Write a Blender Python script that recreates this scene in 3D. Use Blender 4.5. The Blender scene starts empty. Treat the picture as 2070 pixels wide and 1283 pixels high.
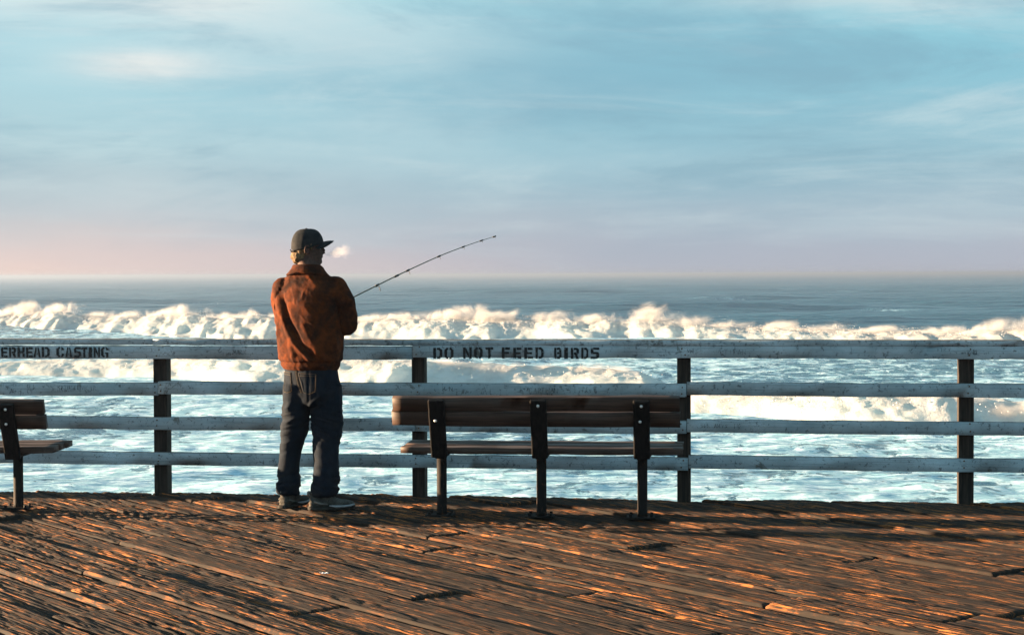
import bpy, bmesh, math, random
import numpy as np
from mathutils import Vector, Matrix
from mathutils.bvhtree import BVHTree

scene = bpy.context.scene
COL = scene.collection
R = math.radians

# ------------------------------------------------------------------ camera
CAM_H = 1.47
cam_d = bpy.data.cameras.new('camera')
cam = bpy.data.objects.new('camera', cam_d)
COL.objects.link(cam)
cam_d.sensor_width = 36.0
cam_d.lens = 36.0 * 3400 / 2070
cam_d.clip_start = 0.1
cam_d.clip_end = 60000
cam.matrix_world = (Matrix.Translation((0, 0, CAM_H)) @
                    Matrix.Rotation(R(90) - math.atan(87.5 / 3400), 4, 'X') @
                    Matrix.Rotation(R(-0.22), 4, 'Z'))
scene.camera = cam

# ------------------------------------------------------------------ exposure
EXPO = 3.2
vs = scene.view_settings
scene.display_settings.display_device = 'sRGB'
vs.view_transform = 'Standard'
vs.look = 'None'
vs.exposure = EXPO
vs.gamma = 1.0
vs.use_curve_mapping = False
GAIN = 2.0 ** EXPO

scene.render.engine = 'CYCLES'
scene.cycles.use_denoising = True
scene.cycles.max_bounces = 6
scene.cycles.diffuse_bounces = 3
scene.cycles.glossy_bounces = 3
scene.cycles.transparent_max_bounces = 8
scene.cycles.volume_bounces = 0
scene.cycles.sample_clamp_indirect = 6

# ------------------------------------------------------------------ sun and sky
SUN_EL = R(6.0)
SUN_XY = Vector((-1.0, 0.185)).normalized()
to_sun = Vector((SUN_XY.x * math.cos(SUN_EL), SUN_XY.y * math.cos(SUN_EL), math.sin(SUN_EL)))
sun_d = bpy.data.lights.new('sun', 'SUN')
sun_d.energy = 4.4
sun_d.angle = R(0.53)
sun_d.color = (1.0, 0.68, 0.41)
sun = bpy.data.objects.new('sun', sun_d)
COL.objects.link(sun)
sun.rotation_euler = to_sun.to_track_quat('Z', 'Y').to_euler()
sun.location = (-30, 5, 20)


def srgb(r, g, b):
    def c(v):
        v /= 255.0
        return v / 12.92 if v <= 0.04045 else ((v + 0.055) / 1.055) ** 2.4
    return (c(r), c(g), c(b), 1.0)


class NT:
    """small helper round a node tree"""
    def __init__(self, tree):
        self.t = tree
        self.n = tree.nodes
        self.l = tree.links

    def new(self, kind, **kw):
        nd = self.n.new(kind)
        for k, v in kw.items():
            setattr(nd, k, v)
        return nd

    def put(self, sock, v):
        if isinstance(v, bpy.types.NodeSocket):
            self.l.new(v, sock)
        elif v is not None:
            sock.default_value = v

    def math(self, op, a, b=None, c=None, clamp=False):
        nd = self.new('ShaderNodeMath', operation=op, use_clamp=clamp)
        self.put(nd.inputs[0], a)
        if b is not None:
            self.put(nd.inputs[1], b)
        if c is not None:
            self.put(nd.inputs[2], c)
        return nd.outputs[0]

    def vmath(self, op, a, b=None):
        nd = self.new('ShaderNodeVectorMath', operation=op)
        self.put(nd.inputs[0], a)
        if b is not None:
            self.put(nd.inputs[1], b)
        return nd.outputs['Value'] if op in ('DOT_PRODUCT', 'LENGTH', 'DISTANCE') else nd.outputs[0]

    def mix(self, f, a, b, kind='MIX'):
        nd = self.new('ShaderNodeMix', data_type='RGBA', blend_type=kind)
        self.put(nd.inputs[0], f)
        self.put(nd.inputs[6], a)
        self.put(nd.inputs[7], b)
        return nd.outputs[2]

    def ss(self, v, lo, hi, a=0.0, b=1.0):
        nd = self.new('ShaderNodeMapRange', interpolation_type='SMOOTHSTEP')
        self.put(nd.inputs[0], v)
        for i, q in enumerate((lo, hi, a, b)):
            self.put(nd.inputs[i + 1], q)
        return nd.outputs[0]

    def noise(self, vec, scale, detail=4.0, rough=0.55, dist=0.0, out='Fac'):
        nd = self.new('ShaderNodeTexNoise')
        self.put(nd.inputs['Vector'], vec)
        self.put(nd.inputs['Scale'], scale)
        nd.inputs['Detail'].default_value = detail
        nd.inputs['Roughness'].default_value = rough
        nd.inputs['Distortion'].default_value = dist
        return nd.outputs[out]

    def ramp(self, v, stops):
        nd = self.new('ShaderNodeValToRGB')
        cr = nd.color_ramp
        while len(cr.elements) > len(stops):
            cr.elements.remove(cr.elements[-1])
        while len(cr.elements) < len(stops):
            cr.elements.new(0.5)
        for e, (p, c) in zip(cr.elements, stops):
            e.position = p
            e.color = c if len(c) == 4 else (*c, 1.0)
        self.put(nd.inputs[0], v)
        return nd.outputs[0]

    def mapping(self, vec, scale=(1, 1, 1), rot=(0, 0, 0), loc=(0, 0, 0)):
        nd = self.new('ShaderNodeMapping')
        self.put(nd.inputs[0], vec)
        nd.inputs['Scale'].default_value = scale
        nd.inputs['Rotation'].default_value = rot
        nd.inputs['Location'].default_value = loc
        return nd.outputs[0]


world = bpy.data.worlds.new('World')
scene.world = world
world.use_nodes = True
w = NT(world.node_tree)
w.n.clear()
wo = w.new('ShaderNodeOutputWorld')
bg = w.new('ShaderNodeBackground')
bg.inputs['Strength'].default_value = 0.1
sky = w.new('ShaderNodeTexSky', sky_type='NISHITA')
sky.sun_disc = False
sky.sun_elevation = SUN_EL
sky.sun_rotation = math.atan2(SUN_XY.x, SUN_XY.y) % (2 * math.pi)
sky.altitude = 10
sky.dust_density = 1.5
tc = w.new('ShaderNodeTexCoord')
dirv = tc.outputs['Generated']
sep = w.new('ShaderNodeSeparateXYZ')
w.put(sep.inputs[0], dirv)
el = w.math('MAXIMUM', sep.outputs[2], 0.0)
sunside = w.vmath('DOT_PRODUCT', dirv, (SUN_XY.x, SUN_XY.y, 0.0))
sidef = w.ss(sunside, 0.08, 0.56)
# stratus in long level streaks: noise stretched along the horizon
streak = w.noise(w.mapping(dirv, scale=(2.2, 2.2, 15.0), loc=(3.3, 1.7, 0.4)), 1.0, 6.0, 0.58, 0.4)
broad = w.noise(w.mapping(dirv, scale=(2.4, 2.4, 9.0), loc=(2.2, 4.1, 7.3)), 1.0, 3.0, 0.5, 0.3)
fine = w.noise(w.mapping(dirv, scale=(5, 5, 48.0), loc=(5.2, 0.4, 1.1)), 1.0, 8.0, 0.66, 0.6)
elw = w.math('ADD', el, w.math('MULTIPLY', w.math('SUBTRACT', streak, 0.5), 0.05))
cool = w.ramp(elw, [(0.0, srgb(180, 184, 198)), (0.016, srgb(174, 184, 200)), (0.04, srgb(158, 186, 204)),
                    (0.08, srgb(138, 188, 208)), (0.12, srgb(132, 194, 214)), (0.163, srgb(150, 212, 226)), (0.30, srgb(144, 200, 218)), (1.0, srgb(132, 188, 212))])
warm = w.ramp(elw, [(0.0, srgb(252, 218, 204)), (0.016, srgb(238, 214, 208)), (0.04, srgb(206, 208, 214)),
                    (0.08, srgb(174, 208, 219)), (0.12, srgb(172, 214, 226)), (0.163, srgb(192, 226, 233)), (0.30, srgb(150, 202, 219)), (1.0, srgb(132, 188, 212))])
base = w.mix(sidef, cool, warm)
dark = w.math('MULTIPLY', w.math('MULTIPLY', w.ss(broad, 0.60, 0.34), 0.50), w.ss(el, 0.0, 0.07, 0.15, 1.0))
base = w.mix(dark, base, srgb(112, 160, 186))
lite = w.math('MULTIPLY', w.ss(streak, 0.50, 0.74), w.ss(el, 0.01, 0.10))
lite = w.math('MULTIPLY', lite, w.math('ADD', 0.22, w.math('MULTIPLY', sidef, 0.40)))
base = w.mix(lite, base, srgb(228, 240, 242))
base = w.mix(w.math('MULTIPLY', w.ss(fine, 0.45, 0.75), 0.34), base, srgb(208, 224, 230))
# a few thin bright openings in the stratus, above the left of the view
for (px, py, sx, sz, amt) in ((-0.211, 0.121, 0.040, 0.0085, 0.75), (-0.178, 0.160, 0.07, 0.014, 0.6), (-0.10, 0.136, 0.10, 0.02, 0.3), (0.20, 0.158, 0.10, 0.008, 0.4), (-0.30, 0.165, 0.06, 0.02, 0.4)):
    dx = w.math('DIVIDE', w.math('SUBTRACT', sep.outputs[0], px), sx)
    dz = w.math('DIVIDE', w.math('SUBTRACT', w.math('ADD', sep.outputs[2], w.math('MULTIPLY', w.math('SUBTRACT', fine, 0.5), 0.02)), py), sz)
    rr = w.math('ADD', w.math('MULTIPLY', dx, dx), w.math('MULTIPLY', dz, dz))
    g = w.math('MULTIPLY', w.math('POWER', 2.718, w.math('MULTIPLY', rr, -1.0)), amt)
    g = w.math('MULTIPLY', g, w.ss(sep.outputs[1], 0.0, 0.4))
    base = w.mix(g, base, srgb(244, 240, 236))
mott = w.noise(w.mapping(dirv, scale=(3.4, 3.4, 17.0), loc=(1.2, 6.4, 2.1)), 1.0, 9.0, 0.64, 0.5)
high = w.ss(el, 0.0, 0.06)
base = w.mix(w.math('MULTIPLY', w.math('MULTIPLY', w.ss(mott, 0.50, 0.72), 0.50), high), base, srgb(208, 228, 233))
base = w.mix(w.math('MULTIPLY', w.math('MULTIPLY', w.ss(mott, 0.50, 0.30), 0.55), high), base, srgb(116, 162, 186))
base = w.mix(0.06, base, srgb(186, 198, 204))
scl = 10.0 / GAIN
cloud = w.vmath('MULTIPLY', base, (scl, scl, scl))
skyc = w.mix(0.975, sky.outputs[0], cloud)
w.put(bg.inputs['Color'], skyc)
w.l.new(bg.outputs[0], wo.inputs['Surface'])


# ------------------------------------------------------------------ helpers
def hash3(ix, iy, iz, seed):
    h = (ix.astype(np.int64) * 374761393 + iy.astype(np.int64) * 668265263 + iz.astype(np.int64) * 2147483647 + seed * 1274126177) & 0xFFFFFFFF
    h = ((h ^ (h >> 13)) * 1274126177) & 0xFFFFFFFF
    h = (h ^ (h >> 16)) & 0xFFFFFFFF
    return h.astype(np.float64) / 4294967295.0


def vnoise(x, y, z=None, seed=0):
    x = np.asarray(x, float)
    y = np.broadcast_to(np.asarray(y, float), x.shape)
    z = np.zeros_like(x) if z is None else np.broadcast_to(np.asarray(z, float), x.shape)
    ix, iy, iz = np.floor(x), np.floor(y), np.floor(z)
    fx, fy, fz = x - ix, y - iy, z - iz
    fx, fy, fz = [t * t * t * (t * (t * 6 - 15) + 10) for t in (fx, fy, fz)]
    def c(a, b, d):
        return hash3(ix + a, iy + b, iz + d, seed)
    def lerp(a, b, t):
        return a + (b - a) * t
    v0 = lerp(lerp(c(0, 0, 0), c(1, 0, 0), fx), lerp(c(0, 1, 0), c(1, 1, 0), fx), fy)
    if not np.any(fz):
        return v0 * 2 - 1
    v1 = lerp(lerp(c(0, 0, 1), c(1, 0, 1), fx), lerp(c(0, 1, 1), c(1, 1, 1), fx), fy)
    return lerp(v0, v1, fz) * 2 - 1


def fbm(x, y, z=None, octv=4, seed=0, gain=0.5):
    x = np.asarray(x, float)
    y = np.asarray(y, float)
    out = 0
    a = 1.0
    tot = 0
    for o in range(octv):
        f = 2.03 ** o
        out = out + a * vnoise(x * f + 17.3 * o, y * f + 5.1 * o, None if z is None else np.asarray(z, float) * f + 3.7 * o, seed + o)
        tot += a
        a *= gain
    return out / tot


def sstep(v, lo, hi):
    t = np.clip((v - lo) / (hi - lo), 0, 1)
    return t * t * (3 - 2 * t)


def mesh_np(name, verts, quads=None, tris=None, smooth=True):
    verts = np.asarray(verts, np.float32)
    me = bpy.data.meshes.new(name)
    me.vertices.add(len(verts))
    me.vertices.foreach_set('co', verts.ravel())
    idx, starts, totals = [], [], []
    pos = 0
    for arr, k in ((quads, 4), (tris, 3)):
        if arr is not None and len(arr):
            arr = np.asarray(arr, np.int32)
            idx.append(arr.ravel())
            starts.append(np.arange(len(arr), dtype=np.int32) * k + pos)
            totals.append(np.full(len(arr), k, np.int32))
            pos += len(arr) * k
    idx = np.concatenate(idx)
    me.loops.add(len(idx))
    me.loops.foreach_set('vertex_index', idx)
    st = np.concatenate(starts)
    me.polygons.add(len(st))
    me.polygons.foreach_set('loop_start', st)
    try:
        me.polygons.foreach_set('loop_total', np.concatenate(totals))
    except Exception:
        pass
    me.update(calc_edges=True)
    me.validate()
    if smooth:
        me.polygons.foreach_set('use_smooth', np.ones(len(me.polygons), bool))
    return me


def grid_quads(nr, nc, off=0):
    i = np.arange(nr - 1)[:, None] * nc + np.arange(nc - 1)[None, :]
    return np.stack([i, i + 1, i + nc + 1, i + nc], -1).reshape(-1, 4) + off


def link(name, me, mat=None, parent=None):
    o = bpy.data.objects.new(name, me)
    COL.objects.link(o)
    if mat is not None:
        me.materials.clear()
        me.materials.append(mat)
    if parent is not None:
        o.parent = parent
    return o


def tag(o, label=None, cat=None, group=None, kind=None):
    if label:
        o['label'] = label
    if cat:
        o['category'] = cat
    if group:
        o['group'] = group
    if kind:
        o['kind'] = kind
    return o


def empty(name, loc=(0, 0, 0), rz=0.0):
    o = bpy.data.objects.new(name, None)
    o.empty_display_size = 0.2
    COL.objects.link(o)
    o.location = loc
    o.rotation_euler = (0, 0, rz)
    return o


def from_bm(name, bm, mat, parent=None, smooth=False):
    me = bpy.data.meshes.new(name)
    bmesh.ops.recalc_face_normals(bm, faces=bm.faces)
    bm.to_mesh(me)
    bm.free()
    if smooth:
        me.polygons.foreach_set('use_smooth', np.ones(len(me.polygons), bool))
    return link(name, me, mat, parent)


def bm_box(bm, c, half, rot=None, bev=0.0):
    r = bmesh.ops.create_cube(bm, size=1.0)
    vsx = r['verts']
    for v in vsx:
        v.co = Vector((v.co.x * 2 * half[0], v.co.y * 2 * half[1], v.co.z * 2 * half[2]))
    if bev > 0:
        ed = list({e for v in vsx for e in v.link_edges})
        rb = bmesh.ops.bevel(bm, geom=ed, offset=bev, segments=2, affect='EDGES', profile=0.5)
        vsx = list({v for f in rb['faces'] for v in f.verts} | {v for v in vsx if v.is_valid})
        seen = set()
        stack = [vsx[0]]
        while stack:
            v = stack.pop()
            if v in seen:
                continue
            seen.add(v)
            for e in v.link_edges:
                stack.append(e.other_vert(v))
        vsx = list(seen)
    m = Matrix.Translation(c) @ (rot.to_4x4() if rot is not None else Matrix())
    for v in vsx:
        v.co = m @ v.co
    return vsx


def bm_tube(bm, pts, radii, seg=10, cap=True):
    pts = [Vector(p) for p in pts]
    rings = []
    up = Vector((0.13, 0.31, 0.94)).normalized()
    for i, p in enumerate(pts):
        d = (pts[min(i + 1, len(pts) - 1)] - pts[max(i - 1, 0)]).normalized()
        a = d.cross(up)
        if a.length < 1e-4:
            a = d.cross(Vector((1, 0, 0)))
        a.normalize()
        b = d.cross(a).normalized()
        rad = radii[i] if hasattr(radii, '__len__') else radii
        rings.append([bm.verts.new(p + (a * math.cos(2 * math.pi * k / seg) + b * math.sin(2 * math.pi * k / seg)) * rad) for k in range(seg)])
    for r0, r1 in zip(rings[:-1], rings[1:]):
        for k in range(seg):
            bm.faces.new((r0[k], r0[(k + 1) % seg], r1[(k + 1) % seg], r1[k]))
    if cap:
        bm.faces.new(rings[0][::-1])
        bm.faces.new(rings[-1])


def bm_loft(bm, rings, seg=24, cap=True):
    """rings: (centre, half_a, half_b, axis_a, axis_b[, power])"""
    rr = []
    for ring in rings:
        c, a, b, ua, ub = ring[:5]
        pw = ring[5] if len(ring) > 5 else 2.0
        c, ua, ub = Vector(c), Vector(ua).normalized(), Vector(ub).normalized()
        row = []
        for k in range(seg):
            t = 2 * math.pi * k / seg
            ct, st = math.cos(t), math.sin(t)
            ca = math.copysign(abs(ct) ** (2 / pw), ct)
            sa = math.copysign(abs(st) ** (2 / pw), st)
            row.append(bm.verts.new(c + ua * a * ca + ub * b * sa))
        rr.append(row)
    for r0, r1 in zip(rr[:-1], rr[1:]):
        for k in range(seg):
            bm.faces.new((r0[k], r0[(k + 1) % seg], r1[(k + 1) % seg], r1[k]))
    if cap:
        bm.faces.new(rr[0][::-1])
        bm.faces.new(rr[-1])


def bm_ell(bm, c, rad, rot=None, seg=20):
    r = bmesh.ops.create_uvsphere(bm, u_segments=seg, v_segments=seg // 2 + 2, radius=1.0)
    m = Matrix.Translation(c) @ (rot.to_4x4() if rot is not None else Matrix()) @ Matrix.Diagonal((*rad, 1.0))
    for v in r['verts']:
        v.co = m @ v.co


def remeshed(bm, voxel, smooth=4, name='surface'):
    bmesh.ops.recalc_face_normals(bm, faces=bm.faces)
    me = bpy.data.meshes.new('tmp')
    bm.to_mesh(me)
    bm.free()
    o = bpy.data.objects.new('tmp', me)
    COL.objects.link(o)
    m = o.modifiers.new('r', 'REMESH')
    m.mode = 'VOXEL'
    m.voxel_size = voxel
    m.use_smooth_shade = True
    if smooth:
        s = o.modifiers.new('s', 'SMOOTH')
        s.factor = 0.5
        s.iterations = smooth
    dg = bpy.context.evaluated_depsgraph_get()
    dg.update()
    out = bpy.data.meshes.new_from_object(o.evaluated_get(dg))
    out.name = name
    bpy.data.objects.remove(o)
    bpy.data.meshes.remove(me)
    return out


def co_no(me):
    n = len(me.vertices)
    co = np.empty(n * 3, np.float32)
    me.vertices.foreach_get('co', co)
    no = np.empty(n * 3, np.float32)
    me.vertex_normals.foreach_get('vector', no)
    return co.reshape(-1, 3).astype(float), no.reshape(-1, 3).astype(float)


def set_co(me, co):
    me.vertices.foreach_set('co', np.asarray(co, np.float32).ravel())
    me.update()


def vattr(me, name, data, kind='FLOAT'):
    a = me.attributes.new(name, kind, 'POINT')
    a.data.foreach_set('vector' if kind == 'FLOAT_VECTOR' else 'value', np.asarray(data, np.float32).ravel())


# ------------------------------------------------------------------ materials
def material(name):
    m = bpy.data.materials.new(name)
    m.use_nodes = True
    t = NT(m.node_tree)
    t.n.clear()
    out = t.new('ShaderNodeOutputMaterial')
    p = t.new('ShaderNodeBsdfPrincipled')
    t.l.new(p.outputs[0], out.inputs['Surface'])
    return m, t, p, out


def bump(t, p, height, strength=0.5, dist=0.01):
    b = t.new('ShaderNodeBump')
    b.inputs['Strength'].default_value = strength
    b.inputs['Distance'].default_value = dist
    t.put(b.inputs['Height'], height)
    t.l.new(b.outputs[0], p.inputs['Normal'])


def objco(t):
    return t.new('ShaderNodeTexCoord').outputs['Object']


def geopos(t):
    return t.new('ShaderNodeNewGeometry').outputs['Position']


def attr(t, name, out='Fac'):
    a = t.new('ShaderNodeAttribute')
    a.attribute_name = name
    return a.outputs[out]


# deck timber; streak and blot contrast part weathering, part sun and shade painted in
m_deck, t, p, _ = material('weathered_deck_timber_painted_light')
gv = attr(t, 'grain', 'Vector')
gid = t.new('ShaderNodeSeparateXYZ')
t.put(gid.inputs[0], gv)
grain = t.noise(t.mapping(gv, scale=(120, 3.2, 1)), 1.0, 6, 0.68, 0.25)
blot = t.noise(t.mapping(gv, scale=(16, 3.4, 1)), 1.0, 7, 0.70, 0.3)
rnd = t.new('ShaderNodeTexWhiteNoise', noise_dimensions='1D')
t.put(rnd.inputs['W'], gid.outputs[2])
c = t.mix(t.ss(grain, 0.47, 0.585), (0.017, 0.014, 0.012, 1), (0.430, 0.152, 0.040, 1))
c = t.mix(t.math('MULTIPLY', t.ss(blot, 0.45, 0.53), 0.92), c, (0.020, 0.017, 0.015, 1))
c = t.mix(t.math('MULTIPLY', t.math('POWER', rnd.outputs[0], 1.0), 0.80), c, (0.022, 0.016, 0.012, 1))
c = t.mix(t.math('SUBTRACT', 1.0, attr(t, 'seam_unshaded')), c, (0.016, 0.014, 0.012, 1))  # plank edges and sides painted darker to deepen the seam shade
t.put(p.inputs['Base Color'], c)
p.inputs['Roughness'].default_value = 0.88
p.inputs['Specular IOR Level'].default_value = 0.15
fg = t.noise(t.mapping(gv, scale=(260, 6, 1)), 1.0, 4, 0.7, 0.2)
bump(t, p, t.math('ADD', grain, t.math('MULTIPLY', fg, 0.6)), 0.9, 0.006)

# dark timber below the deck and posts
def dark_wood(name, a, b, rough=0.8):
    m, t, p, _ = material(name)
    oc = objco(t)
    g = t.noise(t.mapping(oc, scale=(60, 60, 3)), 1.0, 5, 0.6, 0.3)
    t.put(p.inputs['Base Color'], t.mix(t.ss(g, 0.35, 0.7), a, b))
    p.inputs['Roughness'].default_value = rough
    p.inputs['Specular IOR Level'].default_value = 0.08
    bump(t, p, g, 0.5, 0.004)
    return m

m_post = dark_wood('dark_stained_post', (0.022, 0.019, 0.017, 1), (0.055, 0.042, 0.034, 1))
m_beam = dark_wood('pier_beam_timber', (0.03, 0.022, 0.016, 1), (0.07, 0.05, 0.035, 1))

# flaking white paint on the rails
def paint(name, dirt):
    m, t, p, _ = material(name)
    gp = geopos(t)
    oc = objco(t)
    big = t.noise(gp, 2.3, 5, 0.6, 0.3)
    speck = t.noise(gp, 38.0, 6, 0.7, 0.5)
    grainl = t.noise(t.mapping(oc, scale=(2.2, 90, 90)), 1.0, 5, 0.65, 0.6)
    crack = t.new('ShaderNodeTexVoronoi', feature='DISTANCE_TO_EDGE')
    t.put(crack.inputs['Vector'], t.mapping(gp, scale=(26, 26, 15)))
    cr = t.ss(crack.outputs['Distance'], 0.045, 0.0)
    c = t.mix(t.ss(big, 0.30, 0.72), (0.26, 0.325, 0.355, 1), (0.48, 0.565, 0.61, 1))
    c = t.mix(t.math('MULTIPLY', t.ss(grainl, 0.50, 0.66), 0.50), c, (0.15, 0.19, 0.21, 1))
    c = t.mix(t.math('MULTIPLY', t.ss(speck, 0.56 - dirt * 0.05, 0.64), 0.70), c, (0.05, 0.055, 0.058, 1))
    c = t.mix(t.math('MULTIPLY', t.math('MULTIPLY', cr, t.ss(big, 0.48, 0.62)), 0.55), c, (0.06, 0.06, 0.06, 1))
    # bare timber where the paint has come off, in patches
    bare = t.math('MULTIPLY', t.ss(t.noise(gp, 5.5, 7, 0.72, 0.8), 0.61 - dirt * 0.05, 0.68), 0.8)
    c = t.mix(bare, c, (0.10, 0.10, 0.085, 1))
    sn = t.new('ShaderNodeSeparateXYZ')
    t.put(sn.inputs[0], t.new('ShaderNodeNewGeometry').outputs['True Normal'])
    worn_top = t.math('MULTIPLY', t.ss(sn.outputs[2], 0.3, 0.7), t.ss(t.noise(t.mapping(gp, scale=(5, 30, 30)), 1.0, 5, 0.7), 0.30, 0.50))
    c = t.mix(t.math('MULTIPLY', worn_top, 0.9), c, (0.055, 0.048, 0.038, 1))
    t.put(p.inputs['Base Color'], c)
    p.inputs['Roughness'].default_value = 0.7
    p.inputs['Specular IOR Level'].default_value = 0.25
    bump(t, p, t.math('ADD', t.math('MULTIPLY', grainl, 0.7), t.math('MULTIPLY', speck, 0.5)), 0.45, 0.004)
    return m

m_rail = paint('flaking_white_rail_paint', 0.0)
m_cap = paint('worn_cap_paint', 0.9)

# stencil paint, worn through in places
m_let, t, p, out = material('black_stencil_paint')
gp = geopos(t)
p.inputs['Base Color'].default_value = (0.010, 0.011, 0.012, 1)
p.inputs['Roughness'].default_value = 0.75
tr = t.new('ShaderNodeBsdfTransparent')
mx = t.new('ShaderNodeMixShader')
t.put(mx.inputs[0], t.math('MULTIPLY', t.ss(t.noise(gp, 60, 5, 0.7), 0.66, 0.58), attr(t, 'cover')))
t.l.new(tr.outputs[0], mx.inputs[1])
t.l.new(p.outputs[0], mx.inputs[2])
t.l.new(mx.outputs[0], out.inputs['Surface'])

m_scr, t, p, out = material('pencil_and_carved_scratches')
p.inputs['Base Color'].default_value = (0.05, 0.055, 0.06, 1)
p.inputs['Roughness'].default_value = 0.9
tr = t.new('ShaderNodeBsdfTransparent')
mx = t.new('ShaderNodeMixShader')
t.put(mx.inputs[0], t.ss(t.noise(geopos(t), 45, 3, 0.6), 0.34, 0.60, 0.05, 0.75))
t.l.new(tr.outputs[0], mx.inputs[1])
t.l.new(p.outputs[0], mx.inputs[2])
t.l.new(mx.outputs[0], out.inputs['Surface'])

# bench slats: brown stained timber
m_slat, t, p, _ = material('brown_bench_slat')
oc = objco(t)
g = t.noise(t.mapping(oc, scale=(3, 70, 70)), 1.0, 6, 0.62, 0.5)
c = t.mix(t.ss(g, 0.3, 0.72), (0.026, 0.016, 0.012, 1), (0.075, 0.042, 0.030, 1))
c = t.mix(t.math('MULTIPLY', t.ss(t.noise(oc, 9, 5, 0.6), 0.58, 0.72), 0.5), c, (0.060, 0.040, 0.030, 1))
t.put(p.inputs['Base Color'], c)
p.inputs['Roughness'].default_value = 0.6
p.inputs['Specular IOR Level'].default_value = 0.3
bump(t, p, g, 0.4, 0.003)

m_steel, t, p, _ = material('dark_painted_steel')
oc = objco(t)
rust = t.noise(t.mapping(oc, scale=(1, 1, 0.5)), 34.0, 5, 0.68, 0.4)
c = t.mix(t.ss(rust, 0.57, 0.68), (0.012, 0.011, 0.011, 1), (0.075, 0.035, 0.018, 1))
t.put(p.inputs['Base Color'], c)
p.inputs['Roughness'].default_value = 0.75
p.inputs['Specular IOR Level'].default_value = 0.12
bump(t, p, rust, 0.3, 0.003)

m_brk = dark_wood('bench_back_bracket', (0.006, 0.006, 0.006, 1), (0.014, 0.012, 0.012, 1), 0.6)

m_bolt, t, p, _ = material('galvanised_bolt')
p.inputs['Base Color'].default_value = (0.75, 0.74, 0.72, 1)
p.inputs['Metallic'].default_value = 0.6
t.put(p.inputs['Roughness'], t.ss(t.noise(objco(t), 300, 3), 0.3, 0.7, 0.25, 0.5))

m_rust, t, p, _ = material('rusty_nail_stain')
p.inputs['Roughness'].default_value = 0.9
t.put(p.inputs['Base Color'], t.mix(t.noise(objco(t), 200, 3), (0.05, 0.025, 0.012, 1), (0.16, 0.09, 0.04, 1)))


def cloth(name, a, b, sc=30.0, bs=0.4, rough=0.9, sheen=0.0, extra=None, bd=0.004):
    m, t, p, _ = material(name)
    oc = objco(t)
    n1 = t.noise(oc, sc, 6, 0.65, 0.4)
    n2 = t.noise(oc, sc * 0.28, 4, 0.6, 0.6)
    f = t.math('ADD', t.math('MULTIPLY', n1, 0.4), t.math('MULTIPLY', n2, 0.6))
    c = t.mix(t.ss(f, 0.36, 0.64), a, b)
    if extra:
        c = t.mix(t.math('MULTIPLY', t.ss(t.noise(oc, sc * 0.16, 4, 0.6, 0.8), 0.5, 0.66), extra[1]), c, extra[0])
    t.put(p.inputs['Base Color'], c)
    p.inputs['Roughness'].default_value = rough
    p.inputs['Specular IOR Level'].default_value = 0.1
    p.inputs['Sheen Weight'].default_value = sheen
    fine = t.noise(oc, sc * 9, 3, 0.6)
    bump(t, p, t.math('ADD', n1, t.math('MULTIPLY', fine, 0.4)), bs, bd)
    return m

m_suede = cloth('brown_suede', (0.026, 0.0085, 0.0044, 1), (0.106, 0.0255, 0.0062, 1), 26, 0.6, 0.95, 0.0, ((0.013, 0.0058, 0.0042, 1), 0.80), 0.008)
m_denim = cloth('dark_denim', (0.0045, 0.008, 0.014, 1), (0.009, 0.015, 0.024, 1), 70, 0.3, 0.9, 0.0, ((0.014, 0.016, 0.019, 1), 0.5))
m_stitch, t, p, _ = material('tan_stitching')
t.put(p.inputs['Base Color'], t.mix(t.noise(objco(t), 300, 2), (0.06, 0.045, 0.028, 1), (0.11, 0.08, 0.045, 1)))
p.inputs['Roughness'].default_value = 0.9
m_cap_c = cloth('navy_cap_cotton', (0.010, 0.013, 0.016, 1), (0.026, 0.026, 0.027, 1), 60, 0.4)
m_strap = cloth('black_strap', (0.006, 0.006, 0.007, 1), (0.012, 0.012, 0.013, 1), 80, 0.2)
m_hair = cloth('greying_fair_hair', (0.07, 0.045, 0.025, 1), (0.22, 0.15, 0.08, 1), 120, 0.9, 0.7, 0.0, None, 0.008)
m_shoe = cloth('grey_trainer_fabric', (0.045, 0.043, 0.039, 1), (0.10, 0.096, 0.086, 1), 60, 0.4)
m_shoe2 = cloth('pale_trainer_overlay', (0.13, 0.125, 0.115, 1), (0.20, 0.19, 0.175, 1), 60, 0.3)
m_sole = cloth('dark_rubber_sole', (0.02, 0.019, 0.018, 1), (0.05, 0.045, 0.04, 1), 60, 0.3)
m_midsole = cloth('white_foam_midsole', (0.26, 0.27, 0.285, 1), (0.38, 0.39, 0.41, 1), 60, 0.2)

m_skin, t, p, _ = material('skin')
n = t.noise(objco(t), 60, 5, 0.6)
t.put(p.inputs['Base Color'], t.mix(t.ss(n, 0.3, 0.7), (0.055, 0.031, 0.024, 1), (0.095, 0.053, 0.041, 1)))
p.inputs['Roughness'].default_value = 0.7
p.inputs['Specular IOR Level'].default_value = 0.12
bump(t, p, n, 0.3, 0.002)
m_eye, t, p, _ = material('eye')
p.inputs['Base Color'].default_value = (0.6, 0.58, 0.55, 1)
p.inputs['Roughness'].default_value = 0.2
m_iris, t, p, _ = material('iris')
p.inputs['Base Color'].default_value = (0.03, 0.025, 0.02, 1)

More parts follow.
